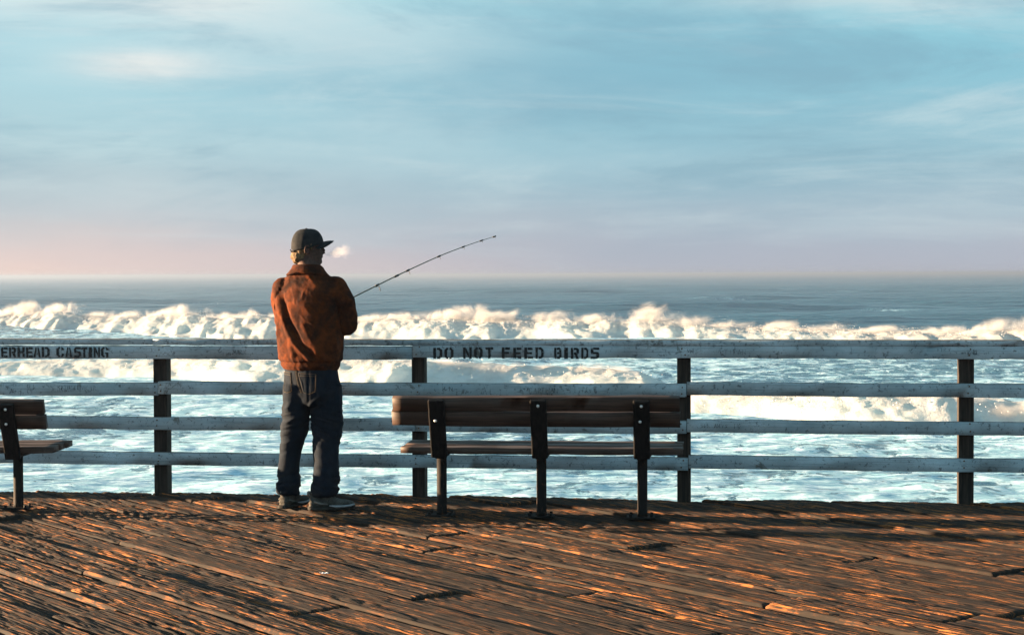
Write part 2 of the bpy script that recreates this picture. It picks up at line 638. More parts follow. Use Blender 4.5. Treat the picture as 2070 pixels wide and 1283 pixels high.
m_rod, t, p, _ = material('grey_rod_blank')
t.put(p.inputs['Base Color'], t.mix(t.noise(objco(t), 40, 3), (0.07, 0.068, 0.055, 1), (0.14, 0.13, 0.105, 1)))
p.inputs['Roughness'].default_value = 0.35
m_black, t, p, _ = material('black_fitting')
t.put(p.inputs['Base Color'], t.mix(t.noise(objco(t), 200, 2), (0.010, 0.010, 0.010, 1), (0.022, 0.02, 0.02, 1)))
p.inputs['Roughness'].default_value = 0.4
m_cork, t, p, _ = material('cork_grip')
t.put(p.inputs['Base Color'], t.mix(t.noise(objco(t), 150, 4), (0.12, 0.08, 0.045, 1), (0.2, 0.14, 0.08, 1)))
p.inputs['Roughness'].default_value = 0.85
m_paper, t, p, _ = material('white_scrap')
t.put(p.inputs['Base Color'], t.mix(t.noise(objco(t), 90, 3), (0.6, 0.6, 0.6, 1), (0.8, 0.8, 0.8, 1)))

# sea water with lacy foam
m_sea, t, p, _ = material('sea_water')
gp = geopos(t)
zone = attr(t, 'foam')
flat = t.vmath('MULTIPLY', gp, (1.0, 1.0, 0.0))
warp = t.new('ShaderNodeVectorMath', operation='MULTIPLY_ADD')
wn = t.noise(t.mapping(flat, scale=(0.30, 0.22, 1)), 1.0, 3, 0.5, 0.0, 'Color')
t.put(warp.inputs[0], wn)
warp.inputs[1].default_value = (3.0, 3.0, 0.0)
t.put(warp.inputs[2], flat)
wv = warp.outputs[0]
n1 = t.noise(t.mapping(wv, scale=(0.62, 0.40, 1)), 1.0, 7, 0.60, 0.5)
n2 = t.noise(t.mapping(wv, scale=(2.1, 1.2, 1)), 1.0, 6, 0.65, 0.8)
nn = t.math('ADD', t.math('MULTIPLY', n1, 0.62), t.math('MULTIPLY', n2, 0.38))
thr = t.math('SUBTRACT', 0.80, t.math('MULTIPLY', zone, 0.395))
foam = t.ss(t.math('SUBTRACT', nn, thr), -0.018, 0.040)
thin = t.math('MULTIPLY', t.math('MULTIPLY', zone, 0.30), t.ss(n2, 0.25, 0.7))
foamf = t.math('MAXIMUM', foam, thin)
water = t.mix(t.ss(zone, 0.0, 0.5), (0.014, 0.070, 0.112, 1), (0.02, 0.09, 0.145, 1))
wisp = t.ss(t.noise(t.mapping(wv, scale=(1.2, 0.8, 1), loc=(9, 3, 0)), 1.0, 6, 0.7, 0.9), 0.42, 0.66)
foamc = t.mix(wisp, (0.24, 0.47, 0.58, 1), (0.56, 0.75, 0.84, 1))
t.put(p.inputs['Base Color'], t.mix(foamf, water, foamc))
t.put(p.inputs['Roughness'], t.math('ADD', t.math('MULTIPLY', foamf, 0.6), 0.22))
p.inputs['IOR'].default_value = 1.33
rip = t.noise(t.mapping(flat, scale=(0.55, 0.9, 1)), 1.0, 8, 0.66, 0.3)
roll_ = t.noise(t.mapping(flat, scale=(0.035, 0.16, 1)), 1.0, 5, 0.6, 0.5)
bump(t, p, t.math('ADD', t.math('ADD', rip, t.math('MULTIPLY', roll_, 17.0)), t.math('MULTIPLY', foam, 0.06)), 0.42, 0.5)

m_foam, t, p, _ = material('whitewater')
gp = geopos(t)
fn = t.noise(gp, 1.1, 7, 0.68, 0.5)
fo = attr(t, 'foam')
c = t.mix(t.ss(fn, 0.3, 0.6), (0.60, 0.60, 0.58, 1), (0.90, 0.89, 0.87, 1))
t.put(p.inputs['Base Color'], t.mix(t.ss(t.math('ADD', fo, t.math('MULTIPLY', t.math('SUBTRACT', fn, 0.5), 1.3)), 0.30, 0.62), (0.10, 0.17, 0.17, 1), c))
p.inputs['Roughness'].default_value = 0.9
p.inputs['Specular IOR Level'].default_value = 0.1
bump(t, p, t.noise(gp, 1.6, 6, 0.7, 0.4), 0.35, 0.3)
tl = t.new('ShaderNodeBsdfTranslucent')
tl.inputs[0].default_value = (0.88, 0.86, 0.82, 1)
mx = t.new('ShaderNodeMixShader')
t.put(mx.inputs[0], t.math('MULTIPLY', fo, 0.6))
t.l.new(p.outputs[0], mx.inputs[1])
t.l.new(tl.outputs[0], mx.inputs[2])
t.l.new(mx.outputs[0], _.inputs['Surface'])

m_spray, t, p, _ = material('spray_droplets')
t.put(p.inputs['Base Color'], t.mix(t.noise(geopos(t), 0.8, 3), (0.80, 0.79, 0.77, 1), (0.92, 0.91, 0.90, 1)))
p.inputs['Roughness'].default_value = 0.9

# ------------------------------------------------------------------ sea
WATER = CAM_H - 7.0
rng = np.random.default_rng(7)

ys = [-40.0, 0.0, 25.0]
y = 40.0
while y < 260:
    ys.append(y)
    y += 0.45
while y < 16000:
    ys.append(y)
    y *= 1.008 if y < 900 else 1.03
ys = np.array(ys)
NC = 430
u = np.linspace(-1, 1, NC)
Y = np.repeat(ys[:, None], NC, 1)
X = u[None, :] * (0.46 * np.maximum(Y, 0) + 26)

# crest lines of the breakers, as (x, distance) paths
def outer_path(x):
    return 190.0 - 0.55 * x + 1.5 * np.sin(x * 0.07 + 0.6)

def middle_path(x):
    return 108.0 - 0.42 * x + 1.2 * np.sin(x * 0.16)

def inner_path(x):
    return 85.0 - 0.42 * (x - 9) + 0.6 * np.sin(x * 0.21)

far = np.clip((Y - 170) / 60, 0, 1)
swell = (0.42 * np.sin((Y + 0.15 * X) * 0.155 + 1.8 * fbm(X * .012, Y * .012, octv=3, seed=3)) +
         0.28 * np.sin((Y - 0.3 * X) * 0.083 + 2.3 * fbm(X * .01, Y * .01, octv=3, seed=4)))
chop = 0.11 * fbm(X * .35, Y * .40, octv=5, seed=11) + 0.55 * far * fbm(X * .03, Y * .11, octv=5, seed=12)
sea_fade = np.clip(1 - (Y - 900) / 2500, 0.0, 1)
Z = (swell * (0.35 + 0.75 * far) + chop) * sea_fade
near_lump = (1 - far) * 0.09 * np.abs(fbm(X * .5 + 40, Y * .42, octv=5, seed=21))
Z = Z + near_lump
# unbroken swells standing up beyond the break
for (cx, cy, wx, hgt, wy) in ((58, 430, 26, 1.3, 12), (98, 395, 40, 0.8, 10), (-40, 520, 60, 0.9, 14), (25, 620, 90, 1.0, 16), (150, 700, 120, 1.0, 18), (-120, 420, 60, 0.7, 12), (40, 330, 50, 0.6, 9)):
    r_ = (Y - cy - 0.08 * (X - cx) + 4 * np.sin(X * 0.06)) / wy
    Z += hgt * np.exp(-((X - cx) / wx) ** 2) * np.where(r_ < 0, np.exp(-r_ * r_ * 3.0), np.exp(-r_ * r_ * 0.8))
foam = np.clip((outer_path(X) - Y) / 6.0 + 0.4, 0, 1) * 0.86
foam += 0.22 * fbm(X * .09, Y * .05, octv=3, seed=31) * (foam > 0)
# bands of greener, thinner foam between breakers, denser just behind and in front of them
for pth in (middle_path, inner_path):
    dd = pth(X) - Y
    foam += 0.16 * np.exp(-((dd - 4) / 7.0) ** 2) * (foam > 0)
foam = np.clip(foam, 0, 1)
# scattered whitecaps
for (cx, cy, wx, wy, a) in ((56, 427, 6, 4, 0.72), (73, 418, 4, 4, 0.85), (87, 415, 4.0, 6, 1.0), (72, 320, 7, 5, 0.82), (-77, 410, 3, 5, 0.9), (48, 430, 3, 4, .8), (120, 600, 6, 8, .8)):
    foam = np.maximum(foam, a * np.exp(-((X - cx) / wx) ** 2 - ((Y - cy) / wy) ** 2))
verts = np.stack([X, Y, WATER + Z], -1).reshape(-1, 3)
me = mesh_np('sea', verts, grid_quads(len(ys), NC))
vattr(me, 'foam', foam.ravel())
sea = link('sea', me, m_sea)
tag(sea, kind='structure')


def breaker(name, path, x0, x1, crest, width, label, spray_n, spray_h, seed, dx=0.22):
    """a ridge of whitewater rolling along a crest line: crest(x) gives its height"""
    nx = int((x1 - x0) / dx)
    ny = int(width * 2.2 / dx)
    xs = np.linspace(x0, x1, nx)
    v = np.linspace(-1, 1, ny)          # -1 camera side foot, +1 back foot
    XX = np.repeat(xs[:, None], ny, 1)
    VV = np.repeat(v[None, :], nx, 0)
    A = crest(xs)[:, None]
    wob = 1.2 * fbm(XX * 0.12, VV * 0 + seed, octv=4, seed=seed)
    half = np.where(VV < 0, width * 1.25, width * 0.55) * (0.45 + 0.55 * np.clip(A / 2.0, 0, 1.4))
    YY = path(XX) + wob * 1.4 + VV * half
    vv = np.clip(np.abs(VV + 0.25 * fbm(XX * 0.35, VV * 1.5, octv=3, seed=seed + 5)), 0, 1)
    prof = np.where(VV < 0, sstep(1 - vv, 0.0, 1.0) * 0.6 + 0.4 * (1 - vv), (1 - vv ** 1.5))
    prof = np.clip(prof, 0, 1)
    ZZ = A * prof
    amp = np.clip(prof * 1.8, 0, 1) * (0.25 + 0.22 * A)
    b1 = 1 - np.abs(fbm(XX * 0.55, YY * 0.55, octv=5, seed=seed + 1, gain=0.55)) * 2.0
    b2 = 1 - np.abs(fbm(XX * 1.7, YY * 1.5, octv=4, seed=seed + 2, gain=0.6)) * 2.0
    ZZ = ZZ + amp * (0.24 * b1 + 0.08 * b2 - 0.10)
    YY = YY + amp * 0.9 * fbm(XX * 0.8, ZZ * 1.4 + 9, octv=4, seed=seed + 3)
    ZZ = ZZ - 0.38 * (1 - np.clip(prof * 3.0, 0, 1)) ** 2 - 0.5 * sstep(np.abs(VV), 0.93, 1.0)
    edge = np.clip(np.minimum(XX - x0, x1 - XX) / 4.0, 0, 1)
    ZZ = ZZ * edge - (1 - edge) * 0.8
    verts = np.stack([XX, YY, WATER + ZZ + 0.15], -1).reshape(-1, 3)
    me = mesh_np(name, verts, grid_quads(nx, ny))
    fo = np.clip(1.15 - 0.6 * np.clip(VV - 0.3, 0, 1) + 0.08 * b1, 0, 1)
    # glassy water where the lip is still unbroken
    vattr(me, 'foam', fo.ravel())
    o = link(name, me, m_foam)
    tag(o, label, 'wave', 'waves breaking beyond the railing')
    # spray: droplets thrown up over the crest
    ns_ = int(spray_n * 0.25)
    wgt_ = (np.clip(prof, 0, 1) * np.clip(A, 0, 2.5) * (fo > 0.55) * (VV < 0.35)).ravel()
    pick = rng.choice(len(wgt_), ns_, p=wgt_ / wgt_.sum())
    sp_ = verts[pick] + rng.normal(0, 0.14, (ns_, 3)) + np.array([0, -0.10, 0.10])
    ssz = rng.uniform(0.010, 0.032, ns_)
    n = spray_n
    pr = np.clip(crest(xs), 0.02, None) ** 2.2
    pr /= pr.sum()
    px = xs[rng.choice(nx, n, p=pr)] + rng.normal(0, 0.5, n)
    ca = crest(px)
    gust = np.clip(0.5 + 1.3 * fbm(px * 0.22, px * 0 + 3.3, octv=4, seed=seed + 7), 0.05, 2)
    hh = np.abs(rng.exponential(spray_h, n)) * gust * np.clip(ca / 2.2, 0.15, 1.5)
    pz = WATER + ca * rng.uniform(0.55, 1.05, n) + hh
    py = path(px) + rng.normal(-0.4, 1.3, n) + hh * 0.8
    px = px + hh * 0.8
    sz = rng.uniform(0.006, 0.020, n) * (0.7 + 0.6 / (1 + hh))
    tet = np.array([[1, 1, 1], [1, -1, -1], [-1, 1, -1], [-1, -1, 1]], float)
    rotq = rng.normal(size=(n, 3))
    px, py, pz = np.concatenate([px, sp_[:, 0]]), np.concatenate([py, sp_[:, 1]]), np.concatenate([pz, sp_[:, 2]])
    sz = np.concatenate([sz, ssz])
    n = n + ns_
    rotq = rng.normal(size=(n, 3))
    P = np.stack([px, py, pz], -1)[:, None, :] + (tet[None] * (0.7 + 0.6 * rng.random((n, 4, 1))) + rotq[:, None, :] * 0.3) * sz[:, None, None]
    tri = np.array([[0, 1, 2], [0, 2, 3], [0, 3, 1], [1, 3, 2]])
    tris = (np.arange(n)[:, None, None] * 4 + tri[None]).reshape(-1, 3)
    so = link('spray', mesh_np('spray', P.reshape(-1, 3), None, tris, smooth=False), m_spray, o)
    so['kind'] = 'stuff'
    return o


def outer_crest(x):
    # photo silhouette read off as metres above the still water along the path
    px = np.array([-90, -66, -63, -60, -55, -48, -43, -40, -36, -33, -31.5, -28.5, -20, -17, -15, -13, -9, -6, -2, 1.5, 4, 9, 12.5, 15, 17, 20, 26, 30, 33, 38, 40, 44, 48, 51, 54, 58, 80])
    hz = np.array([2.6, 3.0, 3.3, 3.0, 2.2, 2.3, 2.9, 2.9, 2.3, 2.5, 3.1, 2.1, 2.2, 2.4, 2.1, 2.2, 2.4, 2.5, 2.5, 2.4, 2.3, 2.2, 2.4, 2.9, 2.6, 1.7, 1.4, 1.2, 1.2, .9, 1.1, 1.4, 1.8, 1.7, 1.0, 1.1, .9])
    return (0.50 + 0.54 * np.interp(x, px, hz)) * (0.90 + 0.16 * fbm(x * 0.5, x * 0 + 2.0, octv=3, seed=77))


def middle_crest(x):
    px = np.array([-60, -38, -30, -25, -20, -15, -10, -6, -2, 2, 5, 8, 10, 20, 40])
    hz = np.array([.3, .5, .75, .85, .95, 1.05, 1.2, 1.2, 1.05, .95, .85, .7, .5, .1, .05])
    return np.interp(x, px, hz)


def inner_crest(x):
    px = np.array([-30, 4, 7, 9, 12, 16, 20, 24, 27, 31, 45])
    hz = np.array([.02, .05, .35, .7, .95, 1.05, 1.0, .8, .85, .7, .3])
    return np.interp(x, px, hz)


waves = []
waves.append(breaker('breaking_wave', outer_path, -95, 85, outer_crest, 7.0, 'tallest, farthest line of breaking surf throwing spray just above the top rail', 40000, 0.35, 101))
waves.append(breaker('breaking_wave', middle_path, -55, 12, middle_crest, 4.2, 'tumbling wave of whitewater seen just under the top rail behind the fisherman', 600, 0.10, 202, 0.16))
waves.append(breaker('breaking_wave', inner_path, 5, 42, inner_crest, 3.2, 'low rolling wave of whitewater nearest the pier, right of the bench', 400, 0.08, 303, 0.14))

# mist torn off the crests: soft clouds of fine spray
m_mist = bpy.data.materials.new('spray_mist')
m_mist.use_nodes = True
t = NT(m_mist.node_tree)
t.n.clear()
out = t.new('ShaderNodeOutputMaterial')
vol = t.new('ShaderNodeVolumePrincipled')
oc = objco(t)
rr = t.vmath('LENGTH', oc)
gp = geopos(t)
nz = t.noise(gp, 0.42, 7, 0.72, 0.6)
body_ = t.math('ADD', t.math('SUBTRACT', 1.0, rr), t.math('MULTIPLY', t.math('SUBTRACT', nz, 0.58), 3.4))
t.put(vol.inputs['Density'], t.math('MULTIPLY', t.math('MULTIPLY', t.ss(body_, 0.0, 0.9), t.ss(rr, 1.0, 0.40)), 0.9))
vol.inputs['Color'].default_value = (0.96, 0.96, 0.96, 1)
vol.inputs['Anisotropy'].default_value = 0.1
t.l.new(vol.outputs[0], out.inputs['Volume'])
bm = bmesh.new()
bmesh.ops.create_icosphere(bm, subdivisions=2, radius=1.02)
mist_me = bpy.data.meshes.new('mist')
bm.to_mesh(mist_me)
bm.free()
mist_me.materials.append(m_mist)


def mist(wave, path, spots):
    for (x, zc, rx, ry, rz_) in spots:
        o = bpy.data.objects.new('mist', mist_me)
        COL.objects.link(o)
        o.parent = wave
        o['kind'] = 'stuff'
        o.location = (x, float(path(np.array([x]))[0]), WATER + zc)
        o.scale = (rx, ry, rz_)
        o.rotation_euler = (0, R(-8), R(-24))


mr = random.Random(12)
spots = []
xq = -80.0
while xq < 70:
    hq = float(outer_crest(np.array([xq]))[0])
    spots.append((xq, hq * mr.uniform(0.8, 1.0), mr.uniform(4.5, 7.5), mr.uniform(2.4, 3.4), 0.60 + 0.48 * hq * mr.uniform(0.8, 1.2)))
    xq += mr.uniform(3.2, 5.4)
spots += [(-66, 2.4, 4.5, 2.6, 1.7), (-42, 2.2, 4, 2.6, 1.5), (-31.5, 2.2, 1.6, 1.6, 1.3), (-7, 2.2, 7, 3, 1.6), (-2, 2.0, 6, 3, 1.4), (3, 1.9, 6, 3, 1.3), (8, 1.8, 5, 3, 1.2), (15, 2.5, 3.2, 2.2, 1.9), (47, 1.6, 6, 3, 1.4)]
mist(waves[0], outer_path, spots)
for wv_o, pth, cr_, a_, b_, st in ((waves[1], middle_path, middle_crest, -36, 8, 2.4), (waves[2], inner_path, inner_crest, 8, 32, 2.2)):
    spots = []
    xq = a_
    while xq < b_:
        hq = float(cr_(np.array([xq]))[0])
        spots.append((xq, hq * 0.8, mr.uniform(2.2, 3.6), mr.uniform(1.2, 1.8), 0.25 + 0.42 * hq))
        xq += mr.uniform(0.8, 1.2) * st
    mist(wv_o, pth, spots)

# ------------------------------------------------------------------ pier deck
ANG = R(38.8)
DN = Vector((math.cos(ANG), math.sin(ANG)))     # across the planks
DT = Vector((-math.sin(ANG), math.cos(ANG)))    # along the planks, away to the left
FK = 0.135                                      # the railing runs at this slope
EDGE0 = 11.13

deck = empty('pier_deck')
tag(deck, kind='structure')
prng = random.Random(5)
PITCH = 0.284
# butt joints read off the photo: row -> distances along the plank
JOINTS = {-1: [5.2, 9.6], 0: [6.9, 10.8], 1: [5.0, 9.3], 2: [7.83, 11.6], 3: [6.31, 9.9], 4: [4.2, 8.6, 12.2], 5: [6.2, 9.14], 6: [4.8, 7.70, 11.5],
          7: [5.85, 10.4], 8: [3.9, 7.3, 9.9], 9: [7.65, 5.1], 10: [4.36, 8.9], 11: [4.31, 6.6], 12: [3.2, 7.4], 13: [5.6, 8.4], 14: [4.90, 2.4], 15: [5.26, 8.1], 16: [3.4, 6.6],
          17: [4.6, 1.9], 18: [3.0, 6.1], 19: [4.4]}


def plank(row, s0, s1, p0, p1, hi):
    gap = 0.008 + 0.006 * prng.random()
    pa, pb = p0 + gap, p1 - gap
    wdt = pb - pa
    pid = row * 7.0 + s0
    sd = int(abs(pid) * 31) % 9973 + 1
    # deck edge cuts the far end of a plank on the slant
    cut = any(True for pp in (pa, pb) for _ in [0] if (DN.y * pp + DT.y * s1) > EDGE0 - FK * (DN.x * pp + DT.x * s1))
    nw = max(4, int(wdt / (0.0036 if hi else 0.02)))
    ln = s1 - s0
    ns = max(4, int(ln / (0.014 if hi else 0.12)))
    wv_ = np.linspace(0, 1, nw)[None, :]
    sv_ = np.linspace(0, 1, ns)[:, None]
    pw = pa + wdt * wv_
    gjit = 0.004 + 0.003 * prng.random()
    e0 = s0 + gjit + 0 * pw
    e1 = s1 - gjit + 0 * pw
    if cut:
        # s where DN*p + DT*s meets the edge line
        lim = (EDGE0 - FK * DN.x * pw - DN.y * pw) / (DT.y + FK * DT.x)
        lim = lim + 0.05 * prng.uniform(-1, 0.2) + 0.012 * fbm(pw * 14, pw * 0 + sd, octv=3, seed=sd)
        e1 = np.minimum(e1, lim)
        if np.max(e1) <= s0 + 0.05:
            return
        e1 = np.maximum(e1, e0 + 0.02)
    else:
        e1 = e1 + 0.003 * fbm(pw * 30, pw * 0 + sd, octv=3, seed=sd)
    S = e0 + (e1 - e0) * sv_
    P = pw + 0 * S
    wl = P - (pa + pb) / 2          # across, centred
    a = wl / (wdt / 2)
    # shape of a worn plank
    h = prng.uniform(-0.012, 0.010) + wl * prng.uniform(-0.022, 0.022) + (S - s0 - ln / 2) * prng.uniform(-0.0018, 0.0018)
    h = h + prng.uniform(-0.004, 0.006) * (a * a - 0.4)
    worn = prng.uniform(0.5, 1.25)
    waver = 0.006 * fbm(S * 0.8, S * 0 + sd, octv=2, seed=sd + 1)
    g1 = fbm((wl + waver) * 80, S * 1.1, octv=2, seed=sd + 2, gain=0.6)
    g2 = fbm((wl + waver) * 190, S * 3.0, octv=2, seed=sd + 3)
    ero = fbm(wl * 22, S * 2.8, octv=4, seed=sd + 4, gain=0.6)
    h = h + worn * (0.0026 * g1 + 0.0024 * g2 + 0.0018 * fbm(wl * 60, S * 9, octv=2, seed=sd + 5))
    h = h - worn * (0.0052 * sstep(ero, 0.04, 0.28)) + 0.0038 * fbm(wl * 6, S * 0.9, octv=4, seed=sd + 6, gain=0.5)
    # splits along the grain
    split = fbm((wl + waver) * 34, S * 0.55, octv=2, seed=sd + 7)
    h = h - 0.006 * np.exp(-(split / 0.03) ** 2) * sstep(fbm(wl * 5, S * 0.7, octv=2, seed=sd + 8), 0.0, 0.35)
    # knots: a raised eye in a hollow
    for _ in range(prng.randint(0, 3)):
        ks, kw = prng.uniform(s0, s1), prng.uniform(-0.09, 0.09)
        rr = np.sqrt(((S - ks) / 0.11) ** 2 + ((wl - kw) / 0.032) ** 2)
        h = h + 0.005 * np.exp(-(rr / 0.45) ** 2) - 0.004 * np.exp(-((rr - 0.95) / 0.35) ** 2) + 0.0012 * np.sin(rr * 14) * np.exp(-rr * 1.0)
    # rounded, frayed long edges and ends
    ed = (1 - np.abs(a)) * wdt / 2
    er = 0.004 + 0.004 * prng.random()
    fray = 0.7 + 0.5 * sstep(fbm(S * 5, a * 0.7, octv=4, seed=sd + 9), -0.4, 0.6)
    h = h - 0.007 * fray * (1 - sstep(ed, 0, er * fray)) ** 1.6
    en = np.minimum(S - e0, e1 - S)
    h = h - 0.008 * (1 - sstep(en, 0, 0.02)) ** 1.5
    x = DN.x * P + DT.x * S
    yv = DN.y * P + DT.y * S
    z = h - 0.002
    top = np.stack([x, yv, z], -1).reshape(-1, 3)
    n = nw * ns
    q = grid_quads(ns, nw)
    ring = np.concatenate([np.arange(nw), np.arange(1, ns) * nw + nw - 1, (ns - 1) * nw + np.arange(nw - 2, -1, -1), np.arange(ns - 2, 0, -1) * nw])
    low = top[ring].copy()
    low[:, 2] = -0.075
    m = len(ring)
    k = np.arange(m)
    side = np.stack([ring[k], n + k, n + (k + 1) % m, ring[(k + 1) % m]], -1)
    # underside strip between the two long lower edges
    vv = np.concatenate([top, low])
    und = []
    left = [n + 0] + [n + m - i for i in range(1, ns)]
    right = [n + nw - 1 + i for i in range(ns)]
    st = max(1, ns // 6)
    pick = list(range(0, ns - 1, st)) + [ns - 1]
    for i, j in zip(pick[:-1], pick[1:]):
        und.append([left[i] if i else n, right[i], right[j], left[j] if j < ns - 1 else n + nw - 1 + ns - 1 + nw - 1])
    quads = np.concatenate([q[:, ::-1] if False else q, side, np.array(und)])
    me = mesh_np('plank', vv, quads)
    gr = np.stack([P + pid, S + 0 * P, np.full_like(P, pid)], -1).reshape(-1, 3)
    lowg = gr[ring].copy()
    lowg[:, 0] += 0.05
    vattr(me, 'grain', np.concatenate([gr, lowg]), 'FLOAT_VECTOR')
    seam_unshaded = 0.55 + 0.45 * sstep(np.minimum(ed, en), 0.002, 0.008)  # painted seam shade: lower at the edges, darkest down the sides
    seam_unshaded = np.broadcast_to(seam_unshaded, P.shape).reshape(-1)
    vattr(me, 'seam_unshaded', np.concatenate([seam_unshaded, np.zeros(m)]))
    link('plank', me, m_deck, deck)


for row in range(-9, 30):
    p0 = 2.97 + PITCH * (row) + prng.uniform(-0.006, 0.006) * 0
    p1 = p0 + PITCH
    pm = (p0 + p1) / 2
    # where this row meets the far deck edge and the near / side limits
    s_edge = (EDGE0 - FK * DN.x * pm - DN.y * pm) / (DT.y + FK * DT.x) + 0.3
    s_far = min(s_edge, (6.5 + DN.x * pm) / -DT.x if False else s_edge)
    x_lim = -6.2
    s_left = (x_lim - DN.x * pm) / DT.x
    s_far = min(s_edge, s_left)
    s_near = max((3.0 - DN.y * pm) / DT.y, (6.0 - DN.x * pm) / DT.x)
    if s_far <= s_near + 0.1:
        continue
    js = sorted(j for j in JOINTS.get(row, []) if s_near + 0.15 < j < s_far - 0.15)
    if not js:
        k = s_near + prng.uniform(0.6, 3.0)
        while k < s_far - 0.4:
            js.append(k)
            k += prng.uniform(2.2, 3.8)
    cuts = [s_near] + js + [s_far]
    for a_, b_ in zip(cuts[:-1], cuts[1:]):
        mids = [(DN * pm + DT * (a_ + (b_ - a_) * q)) for q in (0, .25, .5, .75, 1)]
        vis = any(6.3 < m_.y < 12 and abs(m_.x) < 0.33 * m_.y + 0.25 for m_ in mids)
        plank(row, a_, b_, p0, p1, vis)

# timbers under the deck
bm = bmesh.new()
frot = Matrix.Rotation(-math.atan(FK), 3, 'Z')
for yy in (11.0, 9.2, 7.4, 5.6, 3.8):
    bm_box(bm, (0, yy - 0.12, -0.235), (6.3, 0.07, 0.15), frot)
o = from_bm('deck_beam', bm, m_beam, deck)
for i, xx in enumerate((-5, -1.7, 1.7, 5)):
    for yy in (10.4, 6.0):
        bm = bmesh.new()
        bm_tube(bm, [(xx, yy - FK * xx, -0.40), (xx, yy - FK * xx, WATER - 2)], 0.17, 14)
        from_bm('piling', bm, m_beam, deck, True)

# ------------------------------------------------------------------ railing
FANG = -math.atan(FK)
F0 = 11.05
rail_root = empty('pier_railing', (0, F0, 0), FANG)
tag(rail_root, 'long white-painted timber railing with dark posts along the sea edge of the pier', 'railing')
FL = math.sqrt(1 + FK * FK)


def fence_e(px, yoff=0.0):
    """distance along the railing that stands at photo column px"""
    uu = (px - 1035) / 3400.0
    return (F0 + yoff) * uu / (1 + FK * uu) * FL


def rough_board(name, x0, x1, yc, zc, hy, hz, mat, parent, seed, sag=0.0, dens=0.06):
    """a sawn board with slightly uneven faces and worn arrises"""
    nx = max(3, int((x1 - x0) / dens))
    xs = np.linspace(x0, x1, nx)
    b = min(0.0020, hy * 0.3, hz * 0.3)
    sec = [(-hy, -hz + b), (-hy, hz - b), (-hy + b, hz), (hy - b, hz), (hy, hz - b), (hy, -hz + b), (hy - b, -hz), (-hy + b, -hz)]
    ns = len(sec)
    V = []
    for i, x in enumerate(xs):
        tt = (x - x0) / (x1 - x0)
        for k, (yy, zz) in enumerate(sec):
            jy = 0.0016 * float(vnoise(np.array([x * 9.0]), np.array([k * 3.1]), seed=seed)[0])
            jz = 0.0024 * float(vnoise(np.array([x * 7.0]), np.array([k * 2.3 + 50]), seed=seed)[0])
            V.append((x, yc + yy + jy, zc + zz + jz + sag * (4 * tt * (1 - tt))))
    V = np.array(V)
    q = []
    for i in range(nx - 1):
        for k in range(ns):
            q.append((i * ns + k, i * ns + (k + 1) % ns, (i + 1) * ns + (k + 1) % ns, (i + 1) * ns + k))
    c0, c1 = len(V), len(V) + 1
    V = np.vstack([V, [(x0, yc, zc)], [(x1, yc, zc)]])
    tr = [(c0, (k + 1) % ns, k) for k in range(ns)] + [(c1, (nx - 1) * ns + k, (nx - 1) * ns + (k + 1) % ns) for k in range(ns)]
    me = mesh_np(name, V, q, tr, smooth=False)
    bmx = bmesh.new()
    bmx.from_mesh(me)
    bmesh.ops.recalc_face_normals(bmx, faces=bmx.faces)
    bmx.to_mesh(me)
    bmx.free()
    # origin in the board, so that grain runs along it
    return link(name, me, mat, parent)


POSTS = [-7.75, -5.97, -4.19] + [fence_e(p) for p in (321, 844, 1382, 1955)] + [4.70, 6.48]
hw = 0.049
for i, e in enumerate(POSTS):
    bm = bmesh.new()
    hb = 0.0445 if i not in (3, 6) else 0.048
    vsx = bm_box(bm, (e, 0.055, 0.27), (hb * 0.97, 0.05, 0.722), None, 0.006)
    o = from_bm('post', bm, m_post, rail_root)

# board joints stand on posts; rails nailed to the camera side
ey = -0.018
RAILZ = [(0.958, 0.0435), (0.716, 0.0430), (0.480, 0.0425), (0.245, 0.0425)]
JO = {0: [POSTS[1], POSTS[4] - 0.03, POSTS[7]], 1: [POSTS[1], POSTS[3] + 0.0, POSTS[5] + 0.02, POSTS[7]], 2: [POSTS[2], POSTS[4] - 0.01, POSTS[5] + 0.02, POSTS[7]], 3: [POSTS[1], POSTS[5] + 0.03, POSTS[7]]}
lo_e, hi_e = POSTS[0] - 0.06, POSTS[-1] + 0.06
boards = {}
for r_i, (zc, hz) in enumerate(RAILZ):
    cuts = [lo_e] + JO[r_i] + [hi_e]
    for k, (a_, b_) in enumerate(zip(cuts[:-1], cuts[1:])):
        # each board a hair proud of or behind its neighbour, its height following the posts
        zj = zc + 0.004 * (((k * 7 + r_i * 3) % 5) - 2) / 2 + 0.0022 * ((a_ + b_) / 2)
        o = rough_board('rail_board', a_ + 0.002, b_ - 0.002, ey + 0.0012 * (k % 2), zj, 0.019, hz, m_rail, rail_root, 40 + r_i * 9 + k, -0.004 if r_i else 0.0)
        boards[(r_i, k)] = (o, a_, b_, zj)
        for pe in POSTS:
            if a_ - 0.01 < pe < b_ + 0.01:
                for dz in (-0.021, 0.022):
                    bm = bmesh.new()
                    ex = min(max(pe + prng.uniform(-0.02, 0.02), a_ + 0.02), b_ - 0.02)
                    bmesh.ops.create_cone(bm, cap_ends=True, segments=8, radius1=0.0055, radius2=0.004, depth=0.004,
                                          matrix=Matrix.Translation((ex, ey - 0.0205, zj + dz + prng.uniform(-.005, .005))) @ Matrix.Rotation(R(90), 4, 'X'))
                    from_bm('nail_head', bm, m_rust, o)
# cap boards laid flat on top
cuts = [lo_e, POSTS[1] + .4, POSTS[3] - 0.035, POSTS[7] - 0.1, hi_e]
for k, (a_, b_) in enumerate(zip(cuts[:-1], cuts[1:])):
    rough_board('cap_board', a_ + 0.0025, b_ - 0.0025, 0.034, 1.0205, 0.0735, 0.0185, m_cap, rail_root, 90 + k, 0.0, 0.05)

